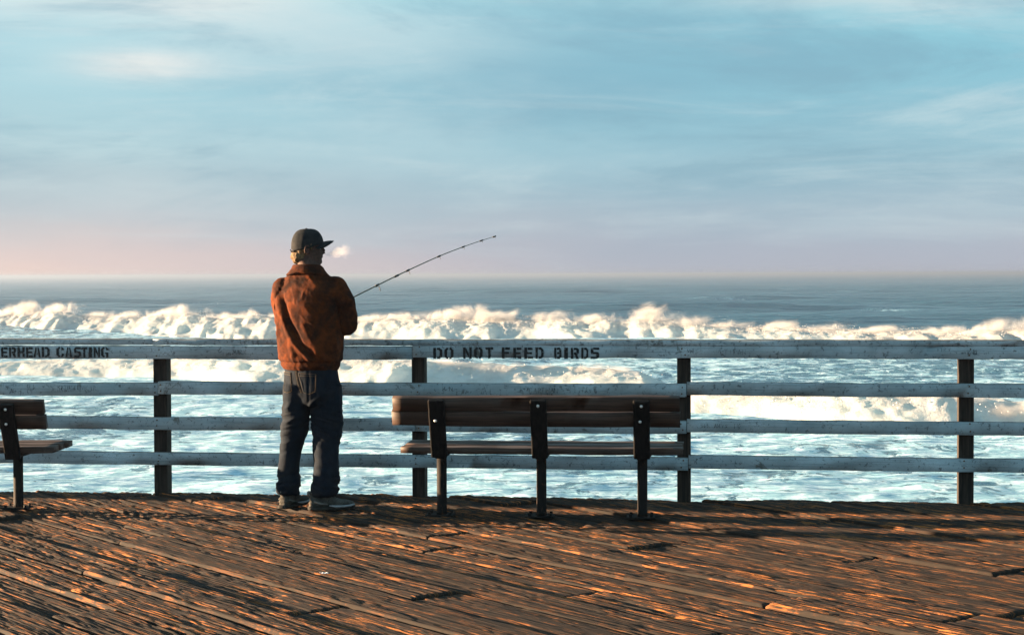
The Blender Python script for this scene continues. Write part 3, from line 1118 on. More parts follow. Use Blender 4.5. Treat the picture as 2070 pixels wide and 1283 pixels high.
# stencil letters: convex pieces in a unit cell, bridges left open as in a stencil
def corner(x0, y0, x1, y1):
    return [(x0, y0), (x1, y0), (x1, y1), (x0, y1)]

T_ = 0.31
GL = {
    'D': [corner(0, 0, T_, 1), [(T_ + .08, 0), (.72, 0), (.60, .19), (T_ + .08, .19)], [(.72, 0), (1, .2), (.70, .28), (.60, .19)], corner(.70, .28, 1, .72), [(1, .2), (1, .28), (.70, .28)], [(.70, .72), (1, .72), (1, .8)], [(.70, .72), (1, .8), (.72, 1), (.60, .81)], [(T_ + .08, .81), (.60, .81), (.72, 1), (T_ + .08, 1)]],
    'O': [corner(0, .2, .30, .8), [(0, .2), (.26, 0), (.40, .17), (.30, .2)], [(.26, 0), (.45, 0), (.45, .17), (.40, .17)], [(0, .8), (.30, .8), (.40, .83), (.26, 1)], [(.40, .83), (.45, .83), (.45, 1), (.26, 1)],
          corner(.70, .2, 1, .8), [(.74, 0), (1, .2), (.70, .2), (.60, .17)], [(.55, 0), (.74, 0), (.60, .17), (.55, .17)], [(.70, .8), (1, .8), (.74, 1), (.60, .83)], [(.55, .83), (.60, .83), (.74, 1), (.55, 1)]],
    'N': [corner(0, 0, .27, 1), corner(.73, 0, 1, 1), [(.31, .98), (.31, .55), (.69, .02), (.69, .45)]],
    'T': [corner(0, .80, .34, 1), corner(.66, .80, 1, 1), corner(.34, 0, .66, 1)],
    'F': [corner(0, 0, .33, 1), corner(.40, .79, 1, 1), corner(.33, .41, .88, .60)],
    'E': [corner(0, 0, .33, 1), corner(.40, .80, 1, 1), corner(.33, .41, .90, .59), corner(.40, 0, 1, .20)],
    'B': [corner(0, 0, .30, 1), [(.38, .80), (.66, .80), (.78, 1), (.38, 1)], [(.66, .80), (.98, .82), (.78, 1)], corner(.66, .60, .98, .80), [(.38, .42), (.72, .42), (.72, .60), (.38, .60)], [(.72, .42), (1, .40), (.98, .60), (.72, .60)], corner(.68, .2, 1, .40), [(.38, 0), (.78, 0), (.68, .2), (.38, .2)], [(.78, 0), (1, .2), (.68, .2)]],
    'I': [corner(0, 0, 1, 1)],
    'R': [corner(0, 0, .30, 1), [(.36, .80), (.66, .80), (.78, 1), (.36, 1)], [(.66, .80), (1, .84), (.78, 1)], [(.66, .58), (1, .54), (1, .84), (.66, .80)], [(.36, .40), (.70, .40), (.66, .58), (.36, .58)], [(.70, .40), (.82, .40), (1, .54), (.66, .58)], [(.66, 0), (1, 0), (.80, .39), (.46, .39)]],
    'S': [[(0, .62), (.34, .62), (.34, .80), (0, .82)], [(0, .82), (.34, .80), (.40, .82), (.26, 1)], [(.40, .82), (1, .80), (.98, 1), (.26, 1)], [(0, .62), (.10, .42), (.42, .42), (.34, .62)], [(.34, .62), (.42, .42), (.66, .42), (.62, .60)], [(.66, .42), (.66, .20), (1, .20), (1, .46)], [(.62, .60), (.66, .42), (1, .46), (.86, .60)], [(.66, .20), (.60, .18), (.76, 0), (1, .20)], [(0, 0), (.76, 0), (.60, .18), (.02, .20)]],
    'V': [[(0, 1), (.32, 1), (.48, .1), (.36, 0)], [(.68, 1), (1, 1), (.64, 0), (.52, .1)]],
    'H': [corner(0, 0, .33, 1), corner(.67, 0, 1, 1), corner(.33, .40, .47, .60), corner(.53, .40, .67, .60)],
    'A': [[(0, 0), (.30, 0), (.46, .95), (.30, 1)], [(.70, 0), (1, 0), (.70, 1), (.54, .95)], corner(.45, .22, .55, .40)],
    'C': [corner(0, .2, .34, .8), [(0, .2), (.26, 0), (.45, .17), (.34, .2)], [(.26, 0), (.50, 0), (.50, .17), (.45, .17)], [(0, .8), (.34, .8), (.45, .83), (.26, 1)], [(.45, .83), (.50, .83), (.50, 1), (.26, 1)], [(.60, 0), (.76, 0), (1, .2), (.68, .2)], corner(.68, .2, 1, .34), [(.60, 1), (.68, .8), (1, .8), (.76, 1)], corner(.68, .66, 1, .8)],
    'G': [corner(0, .2, .34, .8), [(0, .2), (.26, 0), (.45, .17), (.34, .2)], [(.26, 0), (.50, 0), (.50, .17), (.45, .17)], [(0, .8), (.34, .8), (.45, .83), (.26, 1)], [(.45, .83), (.50, .83), (.50, 1), (.26, 1)], corner(.68, 0, 1, .48), corner(.56, .32, .68, .48), [(.60, 1), (.68, .8), (1, .8), (.76, 1)], corner(.68, .68, 1, .8)],
}


def lettering(chars, z0, z1, parent, yface, seed):
    rnd_ = random.Random(seed)
    for ch, x0, x1 in chars:
        bm = bmesh.new()
        lay = bm.verts.layers.float.new('cover')
        e0, e1 = fence_e(x0) - 0.002, fence_e(x1) + 0.002
        dz = rnd_.uniform(-0.0015, 0.0015)
        for poly in GL[ch]:
            vs_ = [bm.verts.new((e0 + (e1 - e0) * a, yface, z0 + dz + (z1 - z0) * b + 0.0022 * e0)) for a, b in poly]
            bm.faces.new(vs_)
        bmesh.ops.remove_doubles(bm, verts=bm.verts[:], dist=1e-5)
        bmesh.ops.subdivide_edges(bm, edges=bm.edges[:], cuts=2, use_grid_fill=True)
        for v in bm.verts:
            v.co.x += rnd_.uniform(-0.0012, 0.0012)
            v.co.z += rnd_.uniform(-0.0012, 0.0012)
            v[lay] = 1.0
        me = bpy.data.meshes.new('letter')
        bm.to_mesh(me)
        bm.free()
        link('letter', me, m_let, parent)


k1 = 5.175
L1 = [('D', 145, 235), ('O', 262, 350), ('N', 458, 540), ('O', 570, 655), ('T', 690, 765), ('F', 862, 940), ('E', 980, 1060), ('E', 1095, 1180), ('D', 1212, 1290),
      ('B', 1408, 1478), ('I', 1512, 1545), ('R', 1582, 1660), ('D', 1690, 1758), ('S', 1787, 1872)]
L1 = [(c_, 850 + a / k1, 850 + b / k1) for c_, a, b in L1]
k2 = 6.9
L2 = [('O', -165, -80), ('V', -70, 22), ('E', 47, 130), ('R', 157, 248), ('H', 275, 368), ('E', 395, 480), ('A', 497, 590), ('D', 612, 715), ('C', 815, 915), ('A', 940, 1030), ('S', 1060, 1150), ('T', 1160, 1240), ('I', 1265, 1305), ('N', 1335, 1415), ('G', 1437, 1532)]
L2 = [(c_, a / k2, b / k2) for c_, a, b in L2]
bo = {k: v for k, v in boards.items() if k[0] == 0}
right_board = [v for v in bo.values() if v[1] < 0.2 < v[2]][0][0]
left_board = [v for v in bo.values() if v[1] < -3 < v[2]][0][0]
YF = ey - 0.0225
lettering(L1, 0.917, 0.990, right_board, YF, 1)
lettering(L2, 0.925, 0.994, left_board, YF, 2)

# names and scribbles scratched into the boards
SG = {'A': [((0, 0), (.5, 1)), ((.5, 1), (1, 0)), ((.2, .4), (.8, .4))], 'H': [((0, 0), (0, 1)), ((1, 0), (1, 1)), ((0, .5), (1, .5))], 'C': [((1, .9), (.3, 1)), ((.3, 1), (0, .5)), ((0, .5), (.3, 0)), ((.3, 0), (1, .1))],
      'R': [((0, 0), (0, 1)), ((0, 1), (.8, .8)), ((.8, .8), (0, .5)), ((0, .5), (1, 0))], 'M': [((0, 0), (.1, 1)), ((.1, 1), (.5, .3)), ((.5, .3), (.9, 1)), ((.9, 1), (1, 0))], 'N': [((0, 0), (0, 1)), ((0, 1), (1, 0)), ((1, 0), (1, 1))],
      'K': [((0, 0), (0, 1)), ((1, 1), (0, .45)), ((.2, .55), (1, 0))], 'L': [((0, 1), (0, 0)), ((0, 0), (.9, 0))], 'T': [((.5, 0), (.5, 1)), ((0, 1), (1, 1))], 'S': [((1, .9), (.1, .8)), ((.1, .8), (.9, .3)), ((.9, .3), (0, .05))],
      '+': [((.5, .2), (.5, .8)), ((.1, .5), (.9, .5))], 'E': [((0, 0), (0, 1)), ((0, 1), (.8, 1)), ((0, .5), (.7, .5)), ((0, 0), (.8, 0))], 'I': [((.5, 0), (.5, 1))], 'Y': [((0, 1), (.5, .5)), ((1, 1), (.4, 0))], '.': [((.4, 0), (.6, .06))], ' ': []}


def scratches(items, board, zc, seed):
    bm = bmesh.new()
    rnd_ = random.Random(seed)
    lift = 0
    for (txt, px, hgt, zo, wd) in items:
        e = fence_e(px)
        for ch in txt:
            cw = hgt * 0.6
            for (a, b) in SG.get(ch, []):
                lift += 1
                yy = YF - 0.0003 * (lift % 9)
                p0 = Vector((e + a[0] * cw + rnd_.uniform(-.002, .002), 0, zc + zo + (a[1] - .5) * hgt))
                p1 = Vector((e + b[0] * cw + rnd_.uniform(-.002, .002), 0, zc + zo + (b[1] - .5) * hgt))
                d = (p1 - p0)
                if d.length < 1e-5:
                    continue
                nrm = Vector((-d.z, 0, d.x)).normalized() * wd * 0.5
                q = [p0 + nrm, p0 - nrm, p1 - nrm * .6, p1 + nrm * .6]
                bm.faces.new([bm.verts.new((v.x, yy, v.z)) for v in q])
            e += cw * rnd_.uniform(1.2, 1.7)
    me = bpy.data.meshes.new('scratched_writing')
    bm.to_mesh(me)
    bm.free()
    return tag(link('scratched_writing', me, m_scr, board), kind='stuff')


def board_at(r_i, px):
    e = fence_e(px)
    for (ri, k), v in boards.items():
        if ri == r_i and v[1] <= e <= v[2]:
            return v
    return None


b_ = board_at(1, 100)
scratches([('A+H', 23, .034, -.018, .005), ('CEI', 58, .022, .018, .004), ('CR', 58, .026, -.018, .005), ('CATHY', 30, .016, .024, .003), ('KATHLEEN', 120, .026, .010, .004), ('ALHAINRI', 108, .024, -.006, .003), ('KIR', 175, .034, .006, .003), ('I', 18, .060, -.005, .004), ('SEE', 2, .016, .02, .003)], b_[0], b_[3], 1)
b_ = board_at(1, 1050)
scratches([('M.N', 896, .028, .002, .004), ('AL', 974, .060, -.002, .005), ('TKS', 1020, .014, .024, .003), ('I+A', 1050, .030, .005, .004), ('CAR', 1070, .036, -.008, .003), ('THAN', 1095, .034, -.004, .004), ('A+K', 1106, .018, -.03, .004), ('TTAY', 1150, .040, .002, .003), ('INKS', 1170, .026, -.008, .003), ('T', 1010, .034, -.018, .003)], b_[0], b_[3], 2)
b_ = board_at(0, 500)
scratches([('MARK', 474, .030, .004, .004), ('TIM', 452, .024, -.010, .003), ('M K', 770, .022, 0, .003)], b_[0], b_[3], 3)
b_ = board_at(0, 1500)
scratches([('MTS', 1390, .030, 0, .003), ('EITILAN', 1445, .034, -.004, .003), ('TRY', 1900, .024, .014, .004), ('KN', 1955, .034, .0, .003), ('T', 866, .050, 0, .003)], b_[0], b_[3], 4)
b_ = board_at(2, 1500)
scratches([('SIM AMYS', 1416, .026, 0, .004), ('IK', 1482, .032, 0, .004)], b_[0], b_[3], 5)

# ------------------------------------------------------------------ benches
def make_bench(loc, rz, label, ds=0.0, db=0.0):
    root = empty('park_bench', loc, rz)
    tag(root, label, 'bench', 'benches facing the sea')
    HL = 0.85
    br = random.Random(int(loc[0] * 100))
    # seat slats
    for k in range(3):
        y0 = -0.085 + k * 0.145
        rough_board('seat_slat', -HL + br.uniform(-.006, .006), HL + 0.003 * k + br.uniform(-.006, .006), y0 + 0.068, 0.4075 + ds + (0.002 * k), 0.066, 0.019, m_slat, root, 300 + k, -0.002)
    # reclined back
    tilt = R(20)
    rot = Matrix.Rotation(tilt, 3, 'X')
    foot = Vector((0, -0.095, 0.372 + db))
    upv = Vector((0, -math.sin(tilt), math.cos(tilt)))
    fwd = Vector((0, math.cos(tilt), math.sin(tilt)))
    for k, (d, drop) in enumerate(((0.240, -0.003), (0.334, 0.004))):
        o = rough_board('back_slat', -HL - 0.038 + 0.01 * k, HL - 0.012 - 0.004 * k, 0, 0, 0.019, 0.0445, m_slat, root, 320 + k, -0.005 if k == 0 else 0.004)
        c = foot + upv * d + fwd * 0.038
        o.rotation_euler = (tilt, R(-0.25 if k else 0.1), 0)
        o.location = (0, c.y, c.z)
    for x in (-0.61, 0.0, 0.61):
        # bracket board behind the back
        bm = bmesh.new()
        c = foot + upv * 0.186
        bm_box(bm, (x, c.y, c.z), (0.049, 0.016, 0.19), rot, 0.008)
        br_o = from_bm('bracket', bm, m_brk, root)
        for d, lat in ((0.345, 0.0), (0.245, -0.008)):
            cc = foot + upv * d - fwd * 0.018
            if (x == 0.0 and d < 0.3) or (x < 0 and d > 0.3):
                continue
            bm = bmesh.new()
            bmesh.ops.create_uvsphere(bm, u_segments=12, v_segments=8, radius=0.009)
            for v in bm.verts:
                v.co = Vector((x + lat + v.co.x, cc.y + v.co.y * 0.6, cc.z + v.co.z))
            from_bm('bolt_head', bm, m_bolt, br_o, True)
        # seat bearer, pipe leg and base plate
        bm = bmesh.new()
        bm_box(bm, (x, 0.115, 0.372 + ds), (0.03, 0.20, 0.014), None, 0.004)
        gv_ = [bm.verts.new(q) for q in ((x + 0.03, -0.07, 0.388 + ds), (x + 0.062, -0.07, 0.388 + ds), (x + 0.03, -0.07, 0.362 + ds), (x + 0.03, 0.02, 0.388 + ds), (x + 0.062, 0.02, 0.388 + ds), (x + 0.03, 0.02, 0.362 + ds))]
        for idx in ((0, 1, 2), (5, 4, 3), (0, 3, 4, 1), (1, 4, 5, 2), (2, 5, 3, 0)):
            bm.faces.new([gv_[i] for i in idx])
        from_bm('seat_bearer', bm, m_steel, root)
        bm = bmesh.new()
        bm_tube(bm, [(x, 0, 0.012), (x, 0, 0.03), (x, 0, 0.2), (x, 0, 0.360 + ds)], [0.034, 0.0305, 0.0305, 0.0305], 20)
        from_bm('leg', bm, m_steel, root, True)
        bm = bmesh.new()
        bm_box(bm, (x - 0.01, 0.0, 0.006), (0.085, 0.062, 0.006), None, 0.002)
        bp = from_bm('base_plate', bm, m_steel, root)
        for dx_ in (-0.07, 0.055):
            for dy_ in (-0.044, 0.044):
                bm = bmesh.new()
                bmesh.ops.create_cone(bm, cap_ends=True, segments=6, radius1=0.010, radius2=0.010, depth=0.016, matrix=Matrix.Translation((x + dx_, dy_, 0.02)))
                from_bm('anchor_bolt', bm, m_steel, bp)
    return root


make_bench((0.175, 10.164, 0.0), R(-6.0), 'brown slatted bench seen from behind, in the middle of the picture under the stencilled words')
make_bench((-3.129 - 0.61, 10.64, 0.0), R(-2.0), 'brown slatted bench cut off by the left edge, only its right end showing', -0.03, -0.045)

# ------------------------------------------------------------------ the fisherman
PX0, PY0 = -1.256, 10.60
man = empty('person', (PX0, PY0, 0))
tag(man, 'person in brown suede jacket, dark jeans and cap, back turned, holding a fishing rod', 'person')
yaw = R(23)
rv = Vector((math.cos(yaw), -math.sin(yaw), 0))   # to his right
fv = Vector((math.sin(yaw), math.cos(yaw), 0))    # the way he faces
ZV = Vector((0, 0, 1))


def limb(bm, pts, rad, seg=18):
    bm_tube(bm, pts, rad, seg)
    for p_, r_ in zip(pts, rad):
        bm_ell(bm, p_, (r_, r_, r_), seg=14)


shL, elL, haL = Vector((-0.203, 0.045, 1.385)), Vector((-0.190, 0.170, 1.135)), Vector((0.030, 0.325, 1.205))
shR, elR, haR = Vector((0.158, -0.045, 1.385)), Vector((0.222, -0.030, 1.155)), Vector((0.105, 0.235, 1.245))
hipL, kneeL, ankL = Vector((-0.105, 0.015, 0.86)), Vector((-0.130, 0.05, 0.47)), Vector((-0.165, 0.015, 0.085))
hipR, kneeR, ankR = Vector((0.075, -0.02, 0.86)), Vector((0.078, 0.01, 0.47)), Vector((0.040, -0.105, 0.085))

HEADC = Vector((-0.030, 0.030, 1.640))
hy = R(84)
hr = Vector((math.cos(hy), -math.sin(hy), 0))
hf0 = Vector((math.sin(hy), math.cos(hy), 0))
htilt = R(2)
hf = (hf0 * math.cos(htilt) + ZV * math.sin(htilt)).normalized()
hu = hr.cross(hf).normalized()
HROT = Matrix((hr, hf, hu)).transposed()      # head frame: x right, y forward, z up


def H(x, y, z):
    return HEADC + hr * x + hf * y + hu * z


# rod geometry first: hands close round it
ROD_PX = [(628, 648), (652, 634.5), (672, 623), (712, 602), (763, 576.5), (825, 546.5), (888, 518), (937, 499), (974, 486.3), (1001, 478)]
rod_pts = []
for (px_, py_) in ROD_PX:
    dd = 10.80 + (px_ - 628) / (1001 - 628) * 1.25
    xx = (px_ - 1035) / 3400.0
    zz = (554 + (-0.0038) * (px_ - 1035) - py_) / 3400.0
    rod_pts.append(Vector((xx * dd, dd, CAM_H + zz * dd)))
rl = [p_ - Vector((PX0, PY0, 0)) for p_ in rod_pts]
rdir = (rl[3] - rl[0]).normalized()
haR = rl[2] + Vector((0.0, -0.03, -0.012))
haL = rl[0] + rdir * 0.02 + Vector((-0.02, -0.03, -0.015))

bm = bmesh.new()
# head
bm_ell(bm, H(0, -0.006, 0.030), (0.074, 0.090, 0.078), HROT)
bm_ell(bm, H(0, 0.022, -0.035), (0.068, 0.070, 0.082), HROT)
bm_ell(bm, H(0.045, 0.006, -0.066), (0.022, 0.040, 0.030), HROT)
bm_ell(bm, H(-0.045, 0.006, -0.066), (0.022, 0.040, 0.030), HROT)
bm_ell(bm, H(0, 0.052, -0.088), (0.040, 0.034, 0.026), HROT)       # chin
bm_ell(bm, H(0, 0.070, 0.018), (0.055, 0.022, 0.016), HROT)        # brow
bm_ell(bm, H(0, 0.072, -0.058), (0.026, 0.020, 0.010), HROT)       # lips
bm_ell(bm, H(0.036, 0.060, -0.026), (0.024, 0.020, 0.024), HROT)   # cheeks
bm_ell(bm, H(-0.036, 0.060, -0.026), (0.024, 0.020, 0.024), HROT)
bm_loft(bm, [(H(0, 0.082, 0.014), 0.009, 0.010, hr, hu), (H(0, 0.094, -0.010), 0.011, 0.012, hr, hu), (H(0, 0.108, -0.026), 0.014, 0.011, hr, hu), (H(0, 0.100, -0.036), 0.015, 0.006, hr, hu), (H(0, 0.078, -0.036), 0.015, 0.006, hr, hu)], 12)
for s in (-1, 1):
    er = HROT @ Matrix.Rotation(R(12 * s), 3, 'Z') @ Matrix.Rotation(R(-12), 3, 'X')
    for k in range(10):
        t_ = R(-60 + k * 32)
        bm_ell(bm, H(s * 0.079, -0.006, -0.012) + er @ Vector((s * 0.004, 0.015 * math.cos(t_), 0.027 * math.sin(t_))), (0.0065, 0.0065, 0.0065), seg=8)
    bm_ell(bm, H(s * 0.076, -0.004, -0.012), (0.006, 0.014, 0.024), er, 10)
# neck, trunk and limbs under the clothes
bm_loft(bm, [(H(0, -0.02, -0.02), .058, .062, hr, hf), (Vector((-0.028, 0.002, 1.54)), .064, .066, rv, fv), (Vector((-0.025, -0.005, 1.46)), .066, .066, rv, fv), (Vector((-0.022, 0, 1.40)), .15, .085, rv, fv),
             (Vector((-0.02, 0, 1.25)), .165, .105, rv, fv), (Vector((-0.018, 0, 1.05)), .150, .105, rv, fv), (Vector((-0.015, 0, .90)), .150, .105, rv, fv), (Vector((-0.015, 0, .82)), .12, .09, rv, fv)], 24)
limb(bm, [shL, elL, elL.lerp(haL, 0.8), haL], [0.050, 0.042, 0.030, 0.026])
limb(bm, [shR, elR, elR.lerp(haR, 0.8), haR], [0.050, 0.042, 0.030, 0.026])
limb(bm, [hipL, kneeL, ankL], [0.070, 0.050, 0.036])
limb(bm, [hipR, kneeR, ankR], [0.070, 0.050, 0.036])


def grip_hand(bm, wrist, grip, axis, side, hand_len=0.18):
    """palm under the rod, four fingers curling round it, thumb along the other side"""
    ax = axis.normalized()
    back = (wrist - grip)
    back = (back - ax * back.dot(ax)).normalized()      # from the rod towards the wrist
    oth = ax.cross(back).normalized() * side
    pc = grip + back * 0.040
    bm_ell(bm, pc + back * 0.018, (0.042, 0.036, 0.017), Matrix((ax, back, oth)).transposed(), 14)
    bm_tube(bm, [wrist, pc + back * 0.02], [0.026, 0.028], 12)
    for k in range(4):
        off = ax * (0.030 - 0.020 * k)
        ln = (0.92, 1.0, 0.95, 0.78)[k]
        base = pc + off * 1.05 + oth * 0.006
        ring = 0.019 * (0.9 + 0.1 * ln)
        pts = [base + back * 0.010]
        for a in (20, 75, 130, 190, 240):
            a_ = R(a * (0.85 + 0.15 * ln))
            pts.append(grip + off * 1.05 + back * (ring * 1.15 * math.cos(a_)) + oth * (ring * math.sin(a_)))
        rad = [0.0098, 0.0095, 0.009, 0.0085, 0.008, 0.0072]
        bm_tube(bm, pts, [q * (0.92 if k == 3 else 1) for q in rad], 10)
        bm_ell(bm, pts[-1], (0.0075,) * 3, seg=8)
    tp = [pc + ax * 0.030 + back * 0.028 - oth * 0.004, pc + ax * 0.046 - oth * 0.014, grip + ax * 0.052 - oth * 0.020 + back * 0.004, grip + ax * 0.062 - oth * 0.014 - back * 0.014]
    bm_tube(bm, tp, [0.013, 0.0115, 0.0105, 0.0085], 10)
    bm_ell(bm, tp[-1], (0.0085,) * 3, seg=8)


grip_hand(bm, haR + (elR - haR).normalized() * 0.075, rl[2], rdir, 1)
grip_hand(bm, haL + (elL - haL).normalized() * 0.085, rl[0] + rdir * 0.03, rdir, -1)
me = remeshed(bm, 0.0045, 3, 'body')
body = link('body', me, m_skin, man)
for s in (-1, 1):
    bm = bmesh.new()
    bm_ell(bm, H(s * 0.032, 0.070, -0.002), (0.0125, 0.0125, 0.0125), HROT, 16)
    eo = from_bm('eye', bm, m_eye, man, True)
    bm = bmesh.new()
    bm_ell(bm, H(s * 0.032, 0.0795, -0.002), (0.006, 0.0045, 0.006), HROT, 12)
    from_bm('iris', bm, m_iris, eo, True)

# hair showing below the cap
bm = bmesh.new()
bm_ell(bm, H(0, -0.030, -0.016), (0.076, 0.070, 0.050), HROT)
bm_ell(bm, H(0, -0.056, -0.050), (0.066, 0.054, 0.054), HROT)
for s in (-1, 1):
    bm_ell(bm, H(s * 0.073, 0.018, 0.012), (0.008, 0.010, 0.026), HROT, 10)
me = remeshed(bm, 0.004, 2, 'hair')
co, no = co_no(me)
lock = fbm(co[:, 0] * 70, co[:, 1] * 70, co[:, 2] * 22, 4, 61)
curl = fbm(co[:, 0] * 30, co[:, 1] * 30, co[:, 2] * 30, 3, 62)
lowz = np.array([(Vector(c_) - HEADC).dot(hu) for c_ in co])
co += no * (0.006 * lock + 0.010 * curl * sstep(-lowz, 0.02, 0.07))[:, None]
set_co(me, co)
link('hair', me, m_hair, man)

# cap: crown of six panels with a back opening, strap, curved brim, button
NU, NV = 72, 26
V = []
for j in range(NV):
    for i in range(NU):
        th = 2 * math.pi * i / NU            # 0 = front
        ph = j / (NV - 1)
        # lower rim: level at the sides, arched up over the strap at the back
        backness = max(0.0, math.cos(th - math.pi))
        arch = 0.050 * max(0.0, 1 - (abs((th - math.pi + math.pi) % (2 * math.pi) - math.pi) / 0.55) ** 2) if False else 0.0
        da = abs(th - math.pi)
        if da < 0.50:
            arch = 0.046 * math.sqrt(max(0.0, 1 - (da / 0.50) ** 2))
        rim = -0.002 - 0.024 * sstep(np.array(1 - math.cos(th)), 0.25, 1.1) - 0.012 * backness + arch * 0.30
        ang = ph * math.pi / 2
        fx = 0.085 * (1 + 0.03 * math.sin(ang))
        fy = 0.108 if math.cos(th) > 0 else 0.102
        top_h = 0.112
        z_ = rim + (top_h - rim) * math.sin(ang) ** 1.05
        rr_ = math.cos(ang) ** 0.62
        seam = 1 - 0.012 * math.exp(-((((th / (math.pi / 3)) % 1) - 0.0) * 9) ** 2) - 0.012 * math.exp(-((((th / (math.pi / 3)) % 1) - 1.0) * 9) ** 2)
        dent = 1 + 0.022 * float(vnoise(np.array([math.cos(th) * 2.1 + 4]), np.array([math.sin(th) * 2.1 + 2]), np.array([ph * 3.3]), 5)[0]) * math.sin(ang * 2)
        lx, ly = math.sin(th) * fx * rr_ * seam * dent, math.cos(th) * fy * rr_ * seam * dent
        ly -= 0.006
        V.append(H(lx, ly, 0.018 + z_ * 0.92))
V = np.array([tuple(v) for v in V])
q = []
for j in range(NV - 1):
    for i in range(NU):
        q.append((j * NU + i, j * NU + (i + 1) % NU, (j + 1) * NU + (i + 1) % NU, (j + 1) * NU + i))
me = mesh_np('cap', V, q)
cap_o = link('cap', me, m_cap_c, man)
md = cap_o.modifiers.new('thick', 'SOLIDIFY')
md.thickness = 0.003
md.offset = 1
# brim
nb, mb = 33, 14
V = []
for j in range(mb):
    for i in range(nb):
        a_ = R(-62 + 124 * i / (nb - 1))
        f_ = j / (mb - 1)
        r0x, r0y = 0.083 * math.sin(a_), 0.101 * math.cos(a_) - 0.004
        ext = 0.066 * max(0.0, math.cos(a_ * 1.42)) ** 0.42
        lx, ly = r0x * (1 + 0.04 * f_), r0y + ext * f_
        lz = 0.018 + 0.018 - 9.0 * lx * lx * (0.8 + 0.2 * f_) + 0.012 * f_ * (1 - f_)
        V.append(tuple(H(lx, ly, lz + 0.004 * f_)))
me = mesh_np('brim', np.array(V), grid_quads(mb, nb))
br_o = link('brim', me, m_cap_c, cap_o)
md = br_o.modifiers.new('thick', 'SOLIDIFY')
md.thickness = 0.005
bm = bmesh.new()
bm_ell(bm, H(0, -0.006, 0.1215), (0.008, 0.008, 0.004), HROT, 10)
from_bm('button', bm, m_cap_c, cap_o, True)
# strap across the opening
V = []
for i in range(21):
    a_ = math.pi + R(-40 + 80 * i / 20)
    for z_ in (-0.004, 0.008):
        V.append(tuple(H(math.sin(a_) * 0.0875, math.cos(a_) * 0.1045 - 0.006, -0.020 + z_)))
me = mesh_np('strap', np.array(V), grid_quads(21, 2))
st_o = link('strap', me, m_strap, cap_o)
md = st_o.modifiers.new('thick', 'SOLIDIFY')
md.thickness = 0.004
bm = bmesh.new()
bm_tube(bm, [H(math.sin(math.pi + R(20)) * 0.092, math.cos(math.pi + R(20)) * 0.107 - 0.006, -0.014), H(-0.016, -0.113, -0.008)], [0.004, 0.003], 8)
from_bm('strap_tail', bm, m_strap, cap_o, True)

# jacket
bm = bmesh.new()
JR = [(0.880, -0.016, 0.000, .176, .128, 2.3), (0.905, -0.017, 0.000, .186, .136, 2.3), (0.940, -0.016, -0.004, .204, .148, 2.3), (1.00, -0.016, -0.006, .212, .152, 2.3), (1.08, -0.018, -0.006, .212, .150, 2.3),
      (1.18, -0.022, -0.006, .210, .148, 2.3), (1.28, -0.025, -0.006, .208, .142, 2.3), (1.36, -0.026, -0.004, .206, .128, 2.3), (1.405, -0.027, 0.0, .190, .112, 2.2), (1.445, -0.030, 0.002, .168, .098, 2.1), (1.468, -0.030, 0.002, .138, .090, 2.1), (1.485, -0.029, 0.004, .096, .083, 2.0), (1.515, -0.030, 0.006, .076, .076, 2.0)]
bm_loft(bm, [(Vector((cx, cy, z_)), a, b, rv, fv, pw) for (z_, cx, cy, a, b, pw) in JR], 48)
limb(bm, [shL + Vector((0.02, -0.01, 0.0)), shL.lerp(elL, 0.35) + Vector((-0.004, 0, 0)), elL, elL.lerp(haL, 0.45), haL + (elL - haL).normalized() * 0.085], [0.070, 0.070, 0.062, 0.054, 0.044], 22)
limb(bm, [shR + Vector((-0.015, 0.005, 0.0)), shR.lerp(elR, 0.4) + Vector((0.010, 0, 0)), elR, elR.lerp(haR, 0.45), haR + (elR - haR).normalized() * 0.075], [0.074, 0.074, 0.066, 0.056, 0.044], 22)
me = remeshed(bm, 0.0055, 5, 'jacket')
co, no = co_no(me)
x_, y_, z_ = co[:, 0], co[:, 1], co[:, 2]
back = sstep(-no[:, 1], 0.0, 0.5)
disp = 0.010 * fbm(x_ * 7, y_ * 7, z_ * 4.5, 4, 71, 0.55)
disp += 0.006 * (1 - 2 * np.abs(fbm(x_ * 11 + 0.6 * z_ * 11, y_ * 11, z_ * 7, 3, 72)))
# long slanting fold from the left armhole down towards the hem
cx_ = np.interp(z_, [0.90, 0.965, 1.052, 1.177, 1.333, 1.40], [0.05, 0.000, -0.084, -0.147, -0.200, -0.205])
dx_ = x_ - cx_
wgt = back * sstep(z_, 0.925, 0.97) * (1 - sstep(z_, 1.32, 1.40))
disp += wgt * (0.013 * np.exp(-((dx_ + 0.022) / 0.020) ** 2) - 0.024 * np.exp(-((dx_ - 0.010) / 0.022) ** 2))
# short drag folds by the left sleeve and across the blouson
for (ax_, az_, bx_, bz_, amp_, wd_) in ((-0.235, 1.30, -0.215, 1.08, 0.012, 0.014), (-0.05, 1.18, 0.02, 1.02, 0.009, 0.022), (-0.13, 1.06, -0.10, 0.94, 0.008, 0.02), (0.03, 1.10, 0.05, 0.95, 0.008, 0.02), (-0.10, 1.30, 0.0, 1.27, 0.006, 0.018), (0.10, 1.2, 0.16, 1.0, 0.008, 0.02)):
    d_ = np.array([bx_ - ax_, bz_ - az_])
    L_ = np.hypot(*d_)
    d_ /= L_
    tt = (x_ - ax_) * d_[0] + (z_ - az_) * d_[1]
    pp = (x_ - ax_) * -d_[1] + (z_ - az_) * d_[0]
    disp += back * amp_ * np.exp(-(pp / wd_) ** 2) * sstep(tt, -0.02, 0.04) * (1 - sstep(tt, L_ - 0.04, L_ + 0.03))
